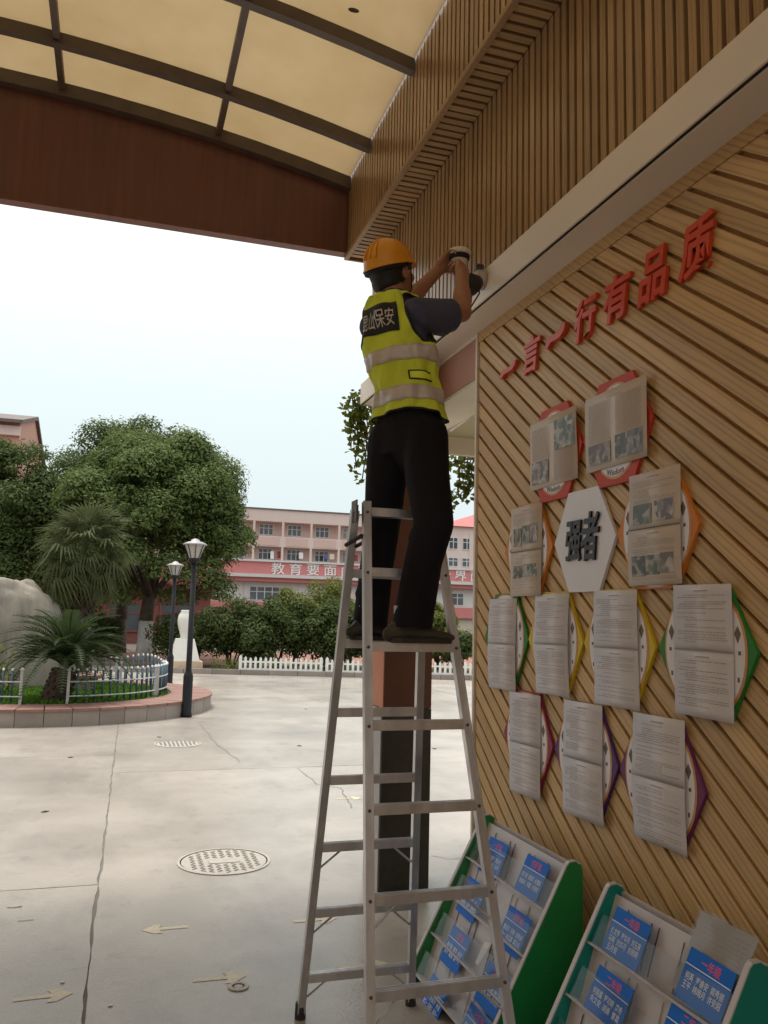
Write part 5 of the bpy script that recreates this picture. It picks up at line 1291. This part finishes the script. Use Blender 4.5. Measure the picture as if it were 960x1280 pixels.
# ================================================================== SCHOOL BUILDINGS
YB = 85.0
sb = thing('school_building', 'long pale pink school block with a red slogan band and gallery windows', 'building', (18, YB, 0))
MB().box((-14, YB+1.4, 7.0), (33.4, YB+12, 12.3)).build('upper_wall', bl_pink, sb)
MB().box((-14, YB+.02, 11.12), (33.4, YB+1.39, 12.35)).build('roof_parapet', bl_pale, sb)
MB().box((-14, YB-.12, 12.352), (33.4, YB+12, 12.46)).build('coping', roof_grey, sb)
MB().box((-14, YB+.02, 8.55), (33.4, YB+1.38, 9.62)).build('gallery_parapet', bl_pale, sb)
b = MB(); b.box((-14, YB-.3, 6.96), (33.4, YB+1.39, 7.16)); b.build('ledge', bl_white, sb)
MB().box((-14, YB-.1, 5.70), (38.8, YB+1.3, 6.955)).build('slogan_band', bl_red, sb)
b = MB(); b.box((-14, YB-.9, 5.36), (38.8, YB+1.3, 5.69)); b.build('ledge', bl_white, sb)
MB().box((-14, YB-.5, 4.95), (38.8, YB+1.3, 5.355)).build('eaves_band', bl_red, sb)
MB().box((-14, YB+.4, 2.9), (38.8, YB+12, 4.945)).build('middle_wall', bl_white, sb)
MB().box((-14, YB-.1, 1.75), (38.8, YB+12, 2.895)).build('red_band', bl_red, sb)
MB().box((-14, YB+.4, 0), (38.8, YB+12, 1.745)).build('ground_wall', bl_cream, sb)
def window(b_, x0, x1, z0, z1, y, panes=2, fm=None):
    b = MB(); t_ = .09
    b.box((x0, y-.06, z0), (x1, y, z0+t_)); b.box((x0, y-.06, z1-t_), (x1, y, z1)); b.box((x0, y-.059, z0+t_), (x0+t_, y-.001, z1-t_)); b.box((x1-t_, y-.059, z0+t_), (x1, y-.001, z1-t_))
    for k in range(1, panes): xx = x0+(x1-x0)*k/panes; b.box((xx-.045, y-.058, z0+t_), (xx+.045, y-.002, z1-t_))
    zz = z0+(z1-z0)*.62; b.box((x0+t_, y-.055, zz-.035), (x1-t_, y-.003, zz+.035))
    o = b.build('window', fm or win_frame, b_); g_ = MB(); g_.add([(x0+t_, y-.03, z0+t_), (x1-t_, y-.03, z0+t_), (x1-t_, y-.03, z1-t_), (x0+t_, y-.03, z1-t_)], [(0, 1, 2, 3)])
    off = BASE[b_.name]; p = link('pane', g_.mesh('pane', rng.choice((win_glass, win_glass, win_glass2, win_glass3)), False, off), o); BASE[p.name] = off
for k in range(-4, 9):
    xc = 12.9+2.98*k
    if xc > -13: MB().box((xc-.11, YB+.03, 7.165), (xc+.11, YB+.25, 11.115)).build('pillar', bl_pale, sb)
    x = xc+1.45
    if x+.8 < 33.3 and k > -2:
        window(sb, x-.76, x+.76, 9.80, 11.0, YB+1.395, 3); window(sb, x-.76, x+.76, 7.25, 8.45, YB+1.395, 3)
        MB().box((xc+.35, YB-.03, 8.66), (xc+2.65, YB+.019, 9.52)).build('parapet_panel', bl_pink, sb)
for x0, x1, n, z0 in ((12.72, 16.63, 5, 3.03), (19.0, 22.4, 5, 3.3), (25.3, 29, 5, 3.03), (33.9, 36.2, 3, 3.1), (6.5, 10.2, 5, 3.03)):
    window(sb, x0, x1, z0, 4.5, YB+.395, n)
b = MB()
rw = random.Random(8)
for i, x in enumerate((14.9, 15.6, 20.6, 21.2, 17.9, 23.8)):
    w_, h_ = rw.uniform(.3, .5), rw.uniform(.5, .8); o = MB(); o.box((x-w_/2, YB+.3, 8.1-h_), (x+w_/2, YB+.33, 8.1)); o.build('washing', washing[i % 4], sb)
TXT = '教育要面向现代化面向世界面向未来'
for i, ch in enumerate(TXT[:13]):
    v, f = glyph(ch, 1.0, 0.04, .006, 3); b = MB(); b.add([(15.47+1.826*i+a[0]*1.45, YB-.14-a[2], 6.33+a[1]*1.25) for a in v], [q[::1] for q in f]); b.build('slogan_letter', white_picket, sb)
for x in (12.2, 18.9, 24.9, 30.8):
    b = MB(); b.tube([(x, YB+.36, 3.0), (x, YB+.36, 4.94)], .06, 6); b.build('downpipe', bl_white, sb)
for x, z in ((16.95, 3.3), (17.9, 3.3), (23.2, 3.4), (31.2, 3.3)):
    b = MB(); b.box((x-.42, YB+.05, z), (x+.42, YB+.39, z+.62)); b.build('air_conditioner', bl_pale, sb)
wg = thing('school_wing', 'pale pink end wing with a red hipped roof beside the slatted wall', 'building', (40, YB, 0))
MB().box((33.45, YB+.1, 7.0), (52, YB+12, 11.75)).build('wall', bl_pale, wg)
MB().box((33.41, YB-.15, 6.96), (52, YB+12, 7.12)).build('ledge', bl_white, wg) if False else None
b = MB(); b.hexa([(33.2, YB-.3, 11.76), (52.4, YB-.3, 11.76), (52.4, YB+12.4, 11.76), (33.2, YB+12.4, 11.76), (41, YB+5.9, 14.4), (46, YB+5.9, 14.4), (46, YB+6.1, 14.4), (41, YB+6.1, 14.4)]); b.build('roof', roof_red, wg)
MB().box((33.42, YB-.28, 6.957), (52, YB+.09, 7.12)).build('ledge', bl_white, wg)
MB().box((38.85, YB-.1, 5.0), (52, YB+12, 6.95)).build('slogan_band', bl_red, wg)
MB().box((38.85, YB+.4, 0), (52, YB+12, 4.99)).build('lower_wall', bl_white, wg)
for x in (34.75, 36.36, 38.3, 40):
    window(wg, x-.55, x+.55, 9.2, 10.55, YB+.095, 2); window(wg, x-.6, x+.6, 7.3, 8.35, YB+.095, 2)
# gabled building at the far left
lb_ = thing('gabled_building', 'salmon building with a grey tiled roof rising above the left trees', 'building', (-16, 71, 0))
MB().prism([(66, 0), (76, 0), (86, 0), (86, 15.2), (76, 17.6), (66, 15.2)], (-30, -7.55), lambda u, v, d: (d, u, v)).build('wall', bl_salmon, lb_)
b = MB(); b.prism([(65.2, 15.05), (76, 17.62), (86.8, 15.05), (86.8, 15.3), (76, 17.95), (65.2, 15.3)], (-30.2, -7.3), lambda u, v, d: (d, u, v)); b.build('roof', roof_grey, lb_)
MB().box((-30.1, 65.7, 14.2), (-7.5, 65.99, 14.9)).build('cornice', bl_pale, lb_)
for x in (-10.2, -13.5, -16.8): window(lb_, x-.9, x+.9, 11.8, 13.4, 65.995, 2)
# low red house glimpsed under the trees
lh = thing('red_pavilion', 'low dark red pavilion glimpsed under the camphor trees', 'building', (0, 44, 0))
MB().box((-9, 44, 0), (4.6, 49, 2.7)).build('wall', bl_deep, lh)
MB().box((-9.3, 43.5, 2.705), (4.9, 49.3, 3.0)).build('eaves', bl_deep, lh)
MB().prism([(-9.3, 3.005), (4.9, 3.005), (3.9, 4.1), (-8.3, 4.1)], (43.6, 49.2), lambda u, v, d: (u, d, v)).build('roof', roof_red, lh)
for x in (-4.6, -2.2, .4, 2.9): window(lh, x-.8, x+.8, .6, 2.1, 43.995, 2, bl_deep)
for o in bpy.data.objects:
    if o.name.split('.')[0] in ('printed_text', 'emblem', 'screws', 'bolts', 'divider_lines', 'glazing_bars', 'tread_studs', 'names', 'foliage', 'leaves', 'crown', 'stems', 'limbs'): o['kind'] = 'stuff'
bpy.data.objects.remove(_fo); bpy.data.curves.remove(_fc)
